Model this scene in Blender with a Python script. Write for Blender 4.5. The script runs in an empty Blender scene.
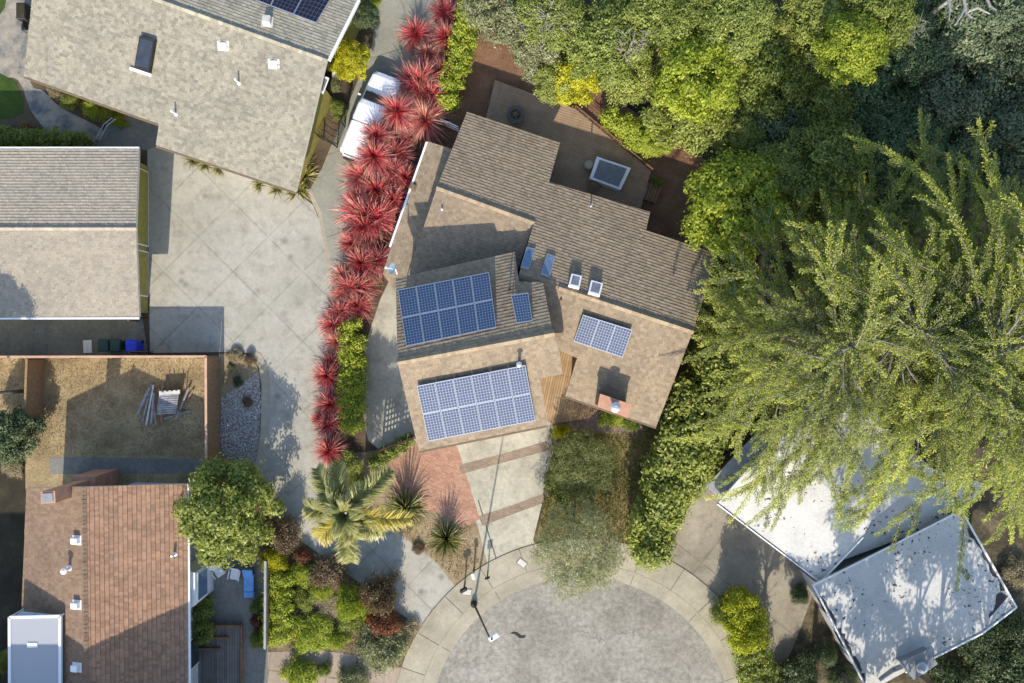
import bpy, math, random
import numpy as np
from mathutils import Vector, Matrix
random.seed(7)
SC = bpy.context.scene
COL = SC.collection
H, F = 42.0, 714.0
def P(px, py, z=0.0):
    s = F/(H-z)
    return Vector(((px-512)/s, (341.5-py)/s, z))
def PX(p, z=0.0): return [P(a, b, z) for a, b in p]

# ---------------------------------------------------------------- materials
def newmat(name):
    m = bpy.data.materials.new(name); m.use_nodes = True
    nt = m.node_tree; b = nt.nodes['Principled BSDF']
    return m, nt, b
def N(nt, t, **k):
    n = nt.nodes.new(t)
    for a, v in k.items():
        if a in ('operation', 'blend_type', 'data_type', 'attribute_name', 'attribute_type', 'offset', 'feature', 'noise_dimensions', 'rotation_type', 'clamp'):
            setattr(n, a, v)
        else: n.inputs[a].default_value = v
    return n
def ramp(nt, fac, stops):
    r = nt.nodes.new('ShaderNodeValToRGB')
    e = r.color_ramp.elements
    while len(e) < len(stops): e.new(0.5)
    for i, (p, c) in enumerate(stops):
        e[i].position = p; e[i].color = (*c, 1) if len(c) == 3 else c
    nt.links.new(fac, r.inputs[0]); return r.outputs[0]
def mixc(nt, f, a, b, mode='MIX'):
    m = nt.nodes.new('ShaderNodeMix'); m.data_type = 'RGBA'; m.blend_type = mode
    for s, v in ((m.inputs[0], f), (m.inputs[6], a), (m.inputs[7], b)):
        if hasattr(v, 'links'): nt.links.new(v, s)
        elif isinstance(v, (int, float)): s.default_value = v
        else: s.default_value = (*v, 1)
    return m.outputs[2]
def pos(nt): return nt.nodes.new('ShaderNodeNewGeometry').outputs['Position']
def objc(nt): return nt.nodes.new('ShaderNodeTexCoord').outputs['Object']
def noise(nt, co, scale, detail=4, rough=.6):
    n = N(nt, 'ShaderNodeTexNoise', Scale=scale, Detail=detail, Roughness=rough)
    nt.links.new(co, n.inputs['Vector']); return n.outputs['Fac']
def bump(nt, b, h, strength=.3, dist=.02):
    n = N(nt, 'ShaderNodeBump', Strength=strength, Distance=dist)
    nt.links.new(h, n.inputs['Height']); nt.links.new(n.outputs[0], b.inputs['Normal'])
def spec(b, v):
    b.inputs['Specular IOR Level'].default_value = v

def plain(name, c, rough=.6, metal=0, var=.12, scale=3.0, sp=.3):
    m, nt, b = newmat(name)
    co = objc(nt); f = noise(nt, co, scale)
    d = tuple(x*(1-var*1.6) for x in c); l = tuple(min(1, x*(1+var)) for x in c)
    nt.links.new(ramp(nt, f, [(.3, d), (.7, l)]), b.inputs['Base Color'])
    b.inputs['Roughness'].default_value = rough; b.inputs['Metallic'].default_value = metal; spec(b, sp)
    return m
def ground_mat(name, stops, s1=.6, s2=9, bs=.4, bd=.03, rough=.95, fine=.35, joint=None, spots=None, streak=None):
    m, nt, b = newmat(name); co = pos(nt)
    c = ramp(nt, noise(nt, co, s1, 6, .65), stops)
    f2 = noise(nt, co, s2, 5, .7)
    g = ramp(nt, f2, [(.25, (1-fine,)*3), (.75, (1+fine*.25,)*3)])
    c = mixc(nt, 1.0, c, g, 'MULTIPLY')
    f3 = noise(nt, co, 38, 2, .6)
    g = ramp(nt, f3, [(.3, (1-fine*.6,)*3), (.7, (1,)*3)])
    c = mixc(nt, 1.0, c, g, 'MULTIPLY')
    if spots:
        v = N(nt, 'ShaderNodeTexVoronoi', Scale=spots[0]); nt.links.new(co, v.inputs['Vector'])
        fs = ramp(nt, v.outputs['Distance'], [(0, (1, 1, 1)), (spots[1], (0, 0, 0))])
        gate = ramp(nt, noise(nt, co, .25, 2), [(.44, (0, 0, 0)), (.52, (spots[2],)*3)])
        c = mixc(nt, mixc(nt, 1.0, fs, gate, 'MULTIPLY'), c, spots[3])
    if streak:
        v = N(nt, 'ShaderNodeTexVoronoi', feature='DISTANCE_TO_EDGE', Scale=streak[0])
        wv = nt.nodes.new('ShaderNodeVectorMath'); wv.operation = 'ADD'; nz = N(nt, 'ShaderNodeTexNoise', Scale=2.5, Detail=4); nt.links.new(co, nz.inputs['Vector'])
        nt.links.new(co, wv.inputs[0]); nt.links.new(nz.outputs['Color'], wv.inputs[1]); nt.links.new(wv.outputs[0], v.inputs['Vector'])
        fs = ramp(nt, v.outputs['Distance'], [(0, (1, 1, 1)), (.012, (0, 0, 0))])
        gate = ramp(nt, noise(nt, co, .3, 2), [(.45, (0, 0, 0)), (.6, (streak[1],)*3)])
        c = mixc(nt, mixc(nt, 1.0, fs, gate, 'MULTIPLY'), c, (.1, .095, .085))
        st = ramp(nt, noise(nt, co, 1.1, 7, .75), [(.5, (1, 1, 1)), (.68, (.72, .71, .69))])
        c = mixc(nt, 1.0, c, st, 'MULTIPLY')
    if joint:
        ang, w, h, thick, dark = joint
        r = nt.nodes.new('ShaderNodeVectorRotate'); r.rotation_type = 'Z_AXIS'; r.inputs['Angle'].default_value = ang
        nt.links.new(co, r.inputs['Vector'])
        bk = nt.nodes.new('ShaderNodeTexBrick'); bk.offset = 0; bk.squash = 1
        nt.links.new(r.outputs[0], bk.inputs['Vector'])
        bk.inputs['Scale'].default_value = 1; bk.inputs['Mortar Size'].default_value = thick
        bk.inputs['Mortar Smooth'].default_value = .6
        bk.inputs['Brick Width'].default_value = w; bk.inputs['Row Height'].default_value = h
        bk.inputs['Color1'].default_value = (0, 0, 0, 1); bk.inputs['Color2'].default_value = (0.0, 0.0, 0.0, 1); bk.inputs['Mortar'].default_value = (1, 1, 1, 1)
        wob = ramp(nt, noise(nt, co, 1.1, 3), [(.35, (.15,)*3), (.65, (1,)*3)])
        c = mixc(nt, mixc(nt, 1.0, bk.outputs['Color'], wob, 'MULTIPLY'), c, dark)
    nt.links.new(c, b.inputs['Base Color']); b.inputs['Roughness'].default_value = rough; spec(b, .2)
    mx = N(nt, 'ShaderNodeMath', operation='ADD'); nt.links.new(f2, mx.inputs[0]); nt.links.new(f3, mx.inputs[1])
    bump(nt, b, mx.outputs[0], bs, bd)
    return m
def brick_mat(name, c1, c2, mortar, w, h, ang=0., ms=.012, offset=.5, rough=.9, uv=False, bs=.5):
    m, nt, b = newmat(name)
    co = pos(nt)
    if uv: co = nt.nodes.new('ShaderNodeTexCoord').outputs['UV']
    r = nt.nodes.new('ShaderNodeVectorRotate'); r.rotation_type = 'Z_AXIS'; r.inputs['Angle'].default_value = ang
    nt.links.new(co, r.inputs['Vector'])
    bk = nt.nodes.new('ShaderNodeTexBrick'); bk.offset = offset
    nt.links.new(r.outputs[0], bk.inputs['Vector'])
    for k, v in (('Scale', 1), ('Mortar Size', ms), ('Brick Width', w), ('Row Height', h), ('Bias', 0.0)): bk.inputs[k].default_value = v
    for k, v in (('Color1', c1), ('Color2', c2), ('Mortar', mortar)): bk.inputs[k].default_value = (*v, 1)
    n = ramp(nt, noise(nt, co, 1.2, 5, .7), [(.3, (.72,)*3), (.7, (1.08,)*3)])
    c = mixc(nt, 1.0, bk.outputs['Color'], n, 'MULTIPLY')
    n = ramp(nt, noise(nt, co, 22, 3, .7), [(.3, (.75,)*3), (.7, (1.05,)*3)])
    c = mixc(nt, 1.0, c, n, 'MULTIPLY')
    nt.links.new(c, b.inputs['Base Color']); b.inputs['Roughness'].default_value = rough; spec(b, .2)
    bump(nt, b, bk.outputs['Fac'], bs, -.01)
    return m
def shingle_mat(name, c, var=.3, tint=(1, 1, 1), moss=None):
    m, nt, b = newmat(name)
    a = N(nt, 'ShaderNodeAttribute', attribute_name='rnd')
    d = tuple(x*(1-var) for x in c); l = tuple(min(1, x*(1+var*.7)) for x in c)
    col = ramp(nt, a.outputs['Fac'], [(0, d), (.55, c), (1, l)])
    co = pos(nt)
    g = ramp(nt, noise(nt, co, .45, 7, .75), [(.3, (.82, .82, .84)), (.5, (.97, .96, .95)), (.72, (1.1, 1.07, 1.02))])
    col = mixc(nt, 1.0, col, g, 'MULTIPLY')
    g = ramp(nt, noise(nt, co, 17, 3, .7), [(.32, (.70,)*3), (.68, (1.14,)*3)])
    col = mixc(nt, 1.0, col, g, 'MULTIPLY')
    if moss:
        f = ramp(nt, noise(nt, co, .8, 6, .7), [(.56, (0, 0, 0)), (.75, (.55,)*3)])
        col = mixc(nt, f, col, moss)
    nt.links.new(col, b.inputs['Base Color']); b.inputs['Roughness'].default_value = .95; spec(b, .15)
    return m
def leaf_mat(name, cd, cl, cx=None, trans=.4, rough=.5):
    m, nt, b = newmat(name)
    a = N(nt, 'ShaderNodeAttribute', attribute_name='rnd')
    stops = [(0, cd), (.75, cl)] + ([(1, cx)] if cx else [])
    col = ramp(nt, a.outputs['Fac'], stops)
    nt.links.new(col, b.inputs['Base Color']); b.inputs['Roughness'].default_value = rough; spec(b, .35)
    t = nt.nodes.new('ShaderNodeBsdfTranslucent')
    nt.links.new(mixc(nt, 1.0, col, (1.1, 1.15, .6), 'MULTIPLY'), t.inputs['Color'])
    mx = nt.nodes.new('ShaderNodeMixShader'); mx.inputs[0].default_value = trans
    nt.links.new(b.outputs[0], mx.inputs[1]); nt.links.new(t.outputs[0], mx.inputs[2])
    nt.links.new(mx.outputs[0], nt.nodes['Material Output'].inputs[0])
    return m
def blade_mat(name, base, mid, tip, trans=.2, dead=None):
    m, nt, b = newmat(name)
    t = N(nt, 'ShaderNodeAttribute', attribute_name='along'); a = N(nt, 'ShaderNodeAttribute', attribute_name='rnd')
    col = ramp(nt, t.outputs['Fac'], [(0, base), (.5, mid), (1, tip)])
    g = ramp(nt, a.outputs['Fac'], [(0, (.45, .4, .42)), (1, (1.25, 1.2, 1.15))])
    col = mixc(nt, 1.0, col, g, 'MULTIPLY')
    if dead: col = mixc(nt, ramp(nt, a.outputs['Fac'], [(.0, (0, 0, 0)), (.06, (0, 0, 0)), (.07, (1, 1, 1)), (.17, (1, 1, 1)), (.18, (0, 0, 0))]), col, dead)
    nt.links.new(col, b.inputs['Base Color']); b.inputs['Roughness'].default_value = .45; spec(b, .4)
    tr = nt.nodes.new('ShaderNodeBsdfTranslucent'); nt.links.new(col, tr.inputs['Color'])
    mx = nt.nodes.new('ShaderNodeMixShader'); mx.inputs[0].default_value = trans
    nt.links.new(b.outputs[0], mx.inputs[1]); nt.links.new(tr.outputs[0], mx.inputs[2])
    nt.links.new(mx.outputs[0], nt.nodes['Material Output'].inputs[0])
    return m
def plank_mat(name, c, w=.14, ang=0., var=.25, rough=.85):
    m, nt, b = newmat(name); co = pos(nt)
    r = nt.nodes.new('ShaderNodeVectorRotate'); r.rotation_type = 'Z_AXIS'; r.inputs['Angle'].default_value = ang
    nt.links.new(co, r.inputs['Vector'])
    bk = nt.nodes.new('ShaderNodeTexBrick'); bk.offset = .37
    nt.links.new(r.outputs[0], bk.inputs['Vector'])
    for k, v in (('Scale', 1), ('Mortar Size', .008), ('Brick Width', 3.6), ('Row Height', w)): bk.inputs[k].default_value = v
    bk.inputs['Color1'].default_value = (*[x*(1-var) for x in c], 1); bk.inputs['Color2'].default_value = (*[x*(1+var*.6) for x in c], 1)
    bk.inputs['Mortar'].default_value = (*[x*.3 for x in c], 1)
    n = ramp(nt, noise(nt, co, 1.5, 5, .7), [(.3, (.75,)*3), (.7, (1.1,)*3)])
    nt.links.new(mixc(nt, 1.0, bk.outputs['Color'], n, 'MULTIPLY'), b.inputs['Base Color'])
    b.inputs['Roughness'].default_value = rough; spec(b, .2); bump(nt, b, bk.outputs['Fac'], .5, -.01)
    return m
def panel_mat(name, cell, line, nx=6, ny=10, rough=.22):
    m, nt, b = newmat(name)
    co = nt.nodes.new('ShaderNodeTexCoord').outputs['UV']
    bk = nt.nodes.new('ShaderNodeTexBrick'); bk.offset = 0
    mp = nt.nodes.new('ShaderNodeMapping'); mp.inputs['Scale'].default_value = (nx, ny, 1)
    nt.links.new(co, mp.inputs['Vector']); nt.links.new(mp.outputs[0], bk.inputs['Vector'])
    for k, v in (('Scale', 1), ('Mortar Size', .07), ('Brick Width', 1), ('Row Height', 1), ('Mortar Smooth', .3)): bk.inputs[k].default_value = v
    bk.inputs['Color1'].default_value = (*cell, 1); bk.inputs['Color2'].default_value = (*[x*.8 for x in cell], 1); bk.inputs['Mortar'].default_value = (*line, 1)
    nt.links.new(bk.outputs['Color'], b.inputs['Base Color'])
    b.inputs['Roughness'].default_value = rough; spec(b, .12)
    return m
def white_roof_mat(name, flake, dens=.62):
    m, nt, b = newmat(name); co = pos(nt)
    c = ramp(nt, noise(nt, co, .7, 6, .7), [(.3, (.40, .39, .365)), (.5, (.48, .47, .44)), (.72, (.53, .52, .49))])
    c2 = ramp(nt, noise(nt, co, 7, 5, .8), [(.3, (.80,)*3), (.6, (1,)*3)])
    c = mixc(nt, 1.0, c, c2, 'MULTIPLY')
    f = ramp(nt, noise(nt, co, 4.5, 3, .55), [(dens, (0, 0, 0)), (dens+.015, (1, 1, 1))])
    gate = ramp(nt, noise(nt, co, .42, 2), [(.47, (0, 0, 0)), (.52, (1, 1, 1))])
    c = mixc(nt, mixc(nt, 1.0, f, gate, 'MULTIPLY'), c, flake)
    nt.links.new(c, b.inputs['Base Color']); b.inputs['Roughness'].default_value = .7; spec(b, .3)
    bump(nt, b, noise(nt, co, 6, 5, .7), .25, .02)
    return m
def glass_mat(name, c, rough=.08):
    m, nt, b = newmat(name)
    f = noise(nt, objc(nt), 2.0, 3)
    nt.links.new(ramp(nt, f, [(.3, tuple(x*.7 for x in c)), (.7, tuple(x*1.2 for x in c))]), b.inputs['Base Color'])
    b.inputs['Roughness'].default_value = rough; spec(b, .8); return m

# ---------------------------------------------------------------- mesh helpers
class MB:
    def __init__(s): s.v = []; s.f = []; s.m = []; s.r = []; s.uv = []; s.al = []
    def face(s, pts, mi=0, r=.5, uv=None, al=0.):
        i = len(s.v); s.v += [tuple(p) for p in pts]; s.f.append(tuple(range(i, i+len(pts))))
        s.m.append(mi); s.r.append(r); s.uv.append(uv or [(p[0], p[1]) for p in pts]); s.al.append(al)
    def prism(s, top, bot, mi=0, ms=None, r=.5):
        n = len(top); ms = mi if ms is None else ms
        s.face(top, mi, r); s.face(list(bot)[::-1], ms, r)
        for i in range(n):
            j = (i+1) % n; s.face([bot[i], bot[j], top[j], top[i]], ms, r)
    def slab(s, xy, z0, z1, mi=0, ms=None):
        a = area(xy)
        if a < 0: xy = list(xy)[::-1]
        s.prism([(p[0], p[1], z1) for p in xy], [(p[0], p[1], z0) for p in xy], mi, ms)
    def box(s, c, d, mi=0, rot=0., M=None, bev=0.):
        x, y, z = d[0]/2, d[1]/2, d[2]/2
        if bev:
            b = min(bev, x*.9, y*.9, z*.9)
            ring = lambda zz, k: [(-x+k, -y+b), (-x+b, -y+k), (x-b, -y+k), (x-k, -y+b), (x-k, y-b), (x-b, y-k), (-x+b, y-k), (-x+k, y-b)]
            L = [[(p[0], p[1], zz) for p in ring(zz, k)] for zz, k in ((-z, b), (-z+b, 0), (z-b, 0), (z, b))]
            R = M or (Matrix.Translation(c) @ Matrix.Rotation(rot, 4, 'Z'))
            L = [[R @ Vector(p) for p in l] for l in L]
            s.face(L[0][::-1], mi); s.face(L[3], mi)
            for a, bb in zip(L, L[1:]):
                for i in range(8): s.face([a[i], a[(i+1) % 8], bb[(i+1) % 8], bb[i]], mi)
            return
        R = M or (Matrix.Translation(c) @ Matrix.Rotation(rot, 4, 'Z'))
        q = [R @ Vector((sx*x, sy*y, sz*z)) for sz in (-1, 1) for sx, sy in ((-1, -1), (1, -1), (1, 1), (-1, 1))]
        for a in ((3, 2, 1, 0), (4, 5, 6, 7), (0, 1, 5, 4), (1, 2, 6, 5), (2, 3, 7, 6), (3, 0, 4, 7)): s.face([q[i] for i in a], mi)
    def tube(s, pts, rad, mi=0, n=8, cap=True, r=.5):
        pts = [Vector(p) for p in pts]
        if not hasattr(rad, '__len__'): rad = [rad]*len(pts)
        rings = []
        for i, p in enumerate(pts):
            d = (pts[min(i+1, len(pts)-1)]-pts[max(i-1, 0)]).normalized()
            u = d.orthogonal().normalized() if i == 0 else (u - d*u.dot(d)).normalized()
            w = d.cross(u)
            rings.append([p+(u*math.cos(2*math.pi*k/n)+w*math.sin(2*math.pi*k/n))*rad[i] for k in range(n)])
        for a, b in zip(rings, rings[1:]):
            for k in range(n): s.face([a[k], a[(k+1) % n], b[(k+1) % n], b[k]], mi, r)
        if cap: s.face(rings[0][::-1], mi, r); s.face(rings[-1], mi, r)
    def lathe(s, c, prof, mi=0, n=20):
        c = Vector(c)
        R = [[c+Vector((r*math.cos(2*math.pi*k/n), r*math.sin(2*math.pi*k/n), z)) for k in range(n)] for r, z in prof]
        for a, b in zip(R, R[1:]):
            for k in range(n): s.face([a[k], a[(k+1) % n], b[(k+1) % n], b[k]], mi)
        s.face(R[0][::-1], mi); s.face(R[-1], mi)
    def build(s, name, mats, parent=None, loc=None, smooth=False, weld=False):
        me = bpy.data.meshes.new(name)
        me.from_pydata(s.v, [], s.f)
        if not isinstance(mats, (list, tuple)): mats = [mats]
        for m in mats: me.materials.append(m)
        me.polygons.foreach_set('material_index', s.m)
        at = me.attributes.new('rnd', 'FLOAT', 'FACE'); at.data.foreach_set('value', s.r)
        if any(s.al):
            at = me.attributes.new('along', 'FLOAT', 'FACE'); at.data.foreach_set('value', s.al)
        uv = me.uv_layers.new(name='UVMap')
        uv.data.foreach_set('uv', [x for f in s.uv for p in f for x in p])
        if weld:
            import bmesh
            bm = bmesh.new(); bm.from_mesh(me); bmesh.ops.remove_doubles(bm, verts=bm.verts, dist=1e-4); bm.to_mesh(me); bm.free()
        if smooth: me.polygons.foreach_set('use_smooth', [True]*len(me.polygons))
        me.update()
        o = bpy.data.objects.new(name, me); COL.objects.link(o)
        if parent: setpar(o, parent)
        if loc: o.location = loc
        return o
def wmat(o):
    M = Matrix.Translation(o.location) @ o.rotation_euler.to_matrix().to_4x4() @ Matrix.Diagonal((*o.scale, 1))
    return wmat(o.parent) @ o.matrix_parent_inverse @ M if o.parent else M
def setpar(o, parent):
    o.parent = parent; o.matrix_parent_inverse = wmat(parent).inverted()
def area(p): return sum(p[i][0]*p[(i+1) % len(p)][1]-p[(i+1) % len(p)][0]*p[i][1] for i in range(len(p)))/2
def tag(o, label, cat, group=None, kind=None):
    if label: o['label'] = label
    if cat: o['category'] = cat
    if group: o['group'] = group
    if kind: o['kind'] = kind
    return o
def thing(name, label, cat, loc=(0, 0, 0), group=None, rz=0.):
    o = bpy.data.objects.new(name, None); COL.objects.link(o); o.empty_display_size = .3
    o.location = loc; o.rotation_euler = (0, 0, rz)
    return tag(o, label, cat, group)
def part(name, me, parent, loc=(0, 0, 0), rz=0., sc=(1, 1, 1)):
    o = bpy.data.objects.new(name, me); COL.objects.link(o); o.parent = parent
    o.location = loc; o.rotation_euler = (0, 0, rz); o.scale = sc; return o
def smoothp(pts, n=5):
    out = []; L = len(pts)
    for i in range(L):
        a, b, c, d = (Vector((*pts[(i+k-1) % L], 0)) for k in range(4))
        for j in range(n):
            t = j/n
            q = .5*((2*b)+(c-a)*t+(2*a-5*b+4*c-d)*t*t+(3*b-a-3*c+d)*t**3)
            out.append((q.x, q.y))
    return out
def sheet(name, pts, z, m, label=None, cat=None, kind='structure', smooth=False, thick=0.):
    if smooth: pts = smoothp(pts)
    q = PX(pts)
    if area(q) < 0: q = q[::-1]
    mb = MB()
    if thick: mb.slab(q, z-thick, z)
    else: mb.face([(p.x, p.y, z) for p in q])
    o = mb.build(name, m); tag(o, label, cat, None, kind); return o

# ---------------------------------------------------------------- roofs
class Plane:
    def __init__(s, a, b, c):
        a, b, c = P(*a), P(*b), P(*c)
        n = (b-a).cross(c-a).normalized()
        if n.z < 0: n = -n
        s.n = n; s.d = n.dot(a)
    def z(s, x, y): return (s.d-s.n.x*x-s.n.y*y)/s.n.z
    def hit(s, px, py):
        c = Vector((0, 0, H)); d = Vector(((px-512)/F, (341.5-py)/F, -1))
        t = (s.d-s.n.dot(c))/s.n.dot(d); return c+d*t
def clip(poly, a, b, c):    # keep a*x+b*y<=c
    out = []
    for i in range(len(poly)):
        p, q = poly[i], poly[(i+1) % len(poly)]
        dp, dq = a*p[0]+b*p[1]-c, a*q[0]+b*q[1]-c
        if dp <= 0: out.append(p)
        if dp*dq < 0:
            t = dp/(dp-dq); out.append((p[0]+(q[0]-p[0])*t, p[1]+(q[1]-p[1])*t))
    return out
def inside(p, poly):
    c = False
    for i in range(len(poly)):
        a, b = poly[i], poly[i-1]
        if (a[1] > p[1]) != (b[1] > p[1]) and p[0] < (b[0]-a[0])*(p[1]-a[1])/(b[1]-a[1])+a[0]: c = not c
    return c
def roof(mb, pl, pts, course=.24, tab=.36, step=.03, thick=.16, rs=1, tabs=True, jit=.012):
    """shingled roof plane: real stepped courses of tabs clipped to the outline"""
    rg = random.Random(rs)
    W = [pl.hit(*p) for p in pts]
    xy = [(p.x, p.y) for p in W]
    if area(xy) < 0: xy = xy[::-1]
    g = Vector((pl.n.x, pl.n.y)); g = g.normalized() if g.length > .02 else Vector((0, -1))   # downslope
    ux, uy = -g.y, g.x
    uv = [(x*ux+y*uy, x*g.x+y*g.y) for x, y in xy]
    if area(uv) < 0: uv = uv[::-1]
    back = lambda u, v, h=0: (u*ux+v*g.x, u*uy+v*g.y, pl.z(u*ux+v*g.x, u*uy+v*g.y)+h)
    v0, v1 = min(p[1] for p in uv), max(p[1] for p in uv)
    # body slab
    top = [(x, y, pl.z(x, y)-.004) for x, y in xy]; bot = [(x, y, pl.z(x, y)-thick) for x, y in xy]
    mb.prism(top, bot, 1, 1)
    v = v1
    k = 0
    while v > v0:
        c0 = v-course
        strip = clip(clip(uv, 0, 1, v), 0, -1, -c0)
        if len(strip) >= 3:
            u0, u1 = min(p[0] for p in strip), max(p[0] for p in strip)
            u = u0-rg.random()*tab
            while u < u1:
                w = tab*rg.uniform(.7, 1.3) if tabs else 60
                cell = clip(clip(strip, 1, 0, u+w), -1, 0, -u)
                if len(cell) >= 3 and abs(area(cell)) > 1e-4:
                    hh = step+rg.random()*jit; r = rg.random()
                    hgt = lambda q: .002+hh*(q[1]-c0)/course
                    f = [back(q[0], q[1], hgt(q)) for q in cell]
                    if area(f) < 0: f = f[::-1]
                    mb.face(f, 0, r)
                    for i in range(len(cell)):
                        a, b = cell[i], cell[(i+1) % len(cell)]
                        if abs(a[1]-v) < 1e-6 and abs(b[1]-v) < 1e-6:
                            mb.face([back(*a, -.004), back(*b, -.004), back(*b, hgt(b)), back(*a, hgt(a))], 0, r*.5)
                u += w
        v = c0; k += 1
    return W
def flatroof(mb, pl, pts, thick=.2):
    W = [pl.hit(*p) for p in pts]; xy = [(p.x, p.y) for p in W]
    if area(xy) < 0: xy = xy[::-1]
    mb.prism([(x, y, pl.z(x, y)) for x, y in xy], [(x, y, pl.z(x, y)-thick) for x, y in xy], 0, 1)
def ridgecap(mb, a, b, w=.3, mi=0, rs=3):
    rg = random.Random(rs); a, b = Vector(a), Vector(b); L = (b-a).length; d = (b-a)/L; n = max(1, int(L/.22))
    s = Vector((-d.y, d.x, 0)).normalized()
    for i in range(n):
        p, q = a+d*(L*i/n), a+d*(L*(i+1.25)/n); h = .085+rg.random()*.025; r = rg.random()
        up = Vector((0, 0, 1))
        for sg in (-1, 1):
            f = [p+up*(h+.02), q+up*(h*.7+.02), q+s*sg*w/2-up*.03, p+s*sg*w/2-up*.02]
            mb.face(f if sg < 0 else f[::-1], mi, r)
        mb.face([p+s*w/2-up*.06, p+up*(h+.02), p-s*w/2-up*.06], mi, r*.5)
def inset(xy, d):
    if area(xy) < 0: xy = xy[::-1]
    n = len(xy); out = []
    for i in range(n):
        a, b, c = (Vector((xy[k % n][0], xy[k % n][1])) for k in (i-1, i, i+1))
        e1, e2 = (b-a).normalized(), (c-b).normalized()
        n1, n2 = Vector((-e1.y, e1.x)), Vector((-e2.y, e2.x))
        m = n1+n2
        k = d/max(.3, 1+n1.dot(n2))
        out.append((b.x+m.x*k, b.y+m.y*k))
    return out
def walls(mb, pl, pts, d=.45, z0=0., drop=.17, xmax=None):
    W = [pl.hit(*p) for p in pts]; q = inset([(p.x, p.y) for p in W], d)
    if xmax is not None: q = [(min(x, xmax), y) for x, y in q]
    mb.prism([(x, y, pl.z(x, y)-drop) for x, y in q], [(x, y, z0) for x, y in q])
def gutter(mb, a, b, r=.06):
    a, b = Vector(a), Vector(b); d = (b-a); M = Matrix.Translation((a+b)/2) @ d.to_track_quat('X', 'Z').to_matrix().to_4x4()
    mb.box((0, 0, 0), (d.length, r*2, r*2), M=M)

# ---------------------------------------------------------------- vegetation
def fastmesh(name, V, Fq, mats, rnd, along=None, mi=None):
    me = bpy.data.meshes.new(name); nv, nf = len(V), len(Fq)
    me.vertices.add(nv); me.vertices.foreach_set('co', np.asarray(V, np.float32).ravel())
    me.loops.add(nf*4); me.loops.foreach_set('vertex_index', np.asarray(Fq, np.int32).ravel())
    me.polygons.add(nf); me.polygons.foreach_set('loop_start', np.arange(0, nf*4, 4, dtype=np.int32))
    try: me.polygons.foreach_set('loop_total', np.full(nf, 4, np.int32))
    except Exception: pass
    for m in mats: me.materials.append(m)
    if mi is not None: me.polygons.foreach_set('material_index', np.asarray(mi, np.int32))
    a = me.attributes.new('rnd', 'FLOAT', 'FACE'); a.data.foreach_set('value', np.asarray(rnd, np.float32))
    if along is not None:
        a = me.attributes.new('along', 'FLOAT', 'FACE'); a.data.foreach_set('value', np.asarray(along, np.float32))
    me.update(calc_edges=True); me.validate(); return me
def unit(a): return a/np.maximum(1e-9, np.linalg.norm(a, axis=-1, keepdims=True))
def leafquads(pos_, nrm, L, Wd, rg, tan=None):
    n = len(pos_)
    r = tan if tan is not None else rg.normal(size=(n, 3))
    t = unit(r-nrm*(r*nrm).sum(1, keepdims=True)); b = np.cross(nrm, t)
    l = (L*rg.uniform(.65, 1.3, n))[:, None]; w = (Wd*rg.uniform(.7, 1.25, n))[:, None]
    fold = nrm*w*.35
    V = np.stack([pos_-t*l*.5, pos_+b*w*.5+fold, pos_+t*l*.5, pos_-b*w*.5+fold], 1).reshape(-1, 3)
    return V, np.arange(n*4).reshape(-1, 4)
def foliage_mesh(name, blobs, n, L, Wd, mats, seed=1, up=.35, low=-.35, spread=.55, tuft=11, tr=.15, rough=.12):
    rg = np.random.default_rng(seed); B = np.array(blobs, float); m = n//tuft
    w = (B[:, 3]*B[:, 4]+B[:, 3]*B[:, 5]+B[:, 4]*B[:, 5]); idx = rg.choice(len(B), m, p=w/w.sum())
    d = rg.normal(size=(m*3, 3)); d = unit(d); d = d[d[:, 2] > low]
    while len(d) < m: d = np.concatenate([d, d])
    d = d[:m]
    rad = rg.uniform(.5, 1.0, m)**.5 + rg.normal(0, rough, m)
    p = B[idx, :3]+d*B[idx, 3:]*rad[:, None]
    keep = np.ones(m, bool)
    for b in B:
        q = ((p-b[:3])/b[3:]); keep &= (q*q).sum(1) > .30
    p, d, idx = p[keep], d[keep], idx[keep]; m = len(p)
    tb = rg.normal(0, .13, m); br = rg.uniform(-.12, .12, len(B))
    ti = np.repeat(np.arange(m), tuft); k = len(ti); off = rg.normal(0, tr, (k, 3)); off[:, 2] *= .7
    pp = p[ti]+off; nr = unit(d[ti]*.8+off*2.2+rg.normal(0, spread, (k, 3))+np.array([-.03, -.4, up+.1]))
    V, Fq = leafquads(pp, nr, L, Wd, rg)
    rnd = np.clip(rg.beta(2, 2, k)*.7+.15+br[idx][ti]+tb[ti], 0, 1)
    return fastmesh(name, V, Fq, mats, rnd)
def crown_blobs(R, Hh, n, seed, cz=0., rmin=.2, rmax=.38):
    rg = random.Random(seed); out = [(0, 0, cz, R*.5, R*.5, Hh*.5)]
    for i in range(n):
        a = i*2.39996+rg.uniform(-.4, .4); zz = rg.uniform(-.25, 1)
        k = math.sqrt(max(0, 1-zz*zz))*rg.uniform(.8, 1.08); r = R*rg.uniform(rmin, rmax)
        q = R-r*.8
        out.append((math.cos(a)*k*q, math.sin(a)*k*q, cz+zz*(Hh-r*.6), r*rg.uniform(.85, 1.2), r*rg.uniform(.85, 1.2), r*rg.uniform(.6, .9)))
    return out
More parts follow.
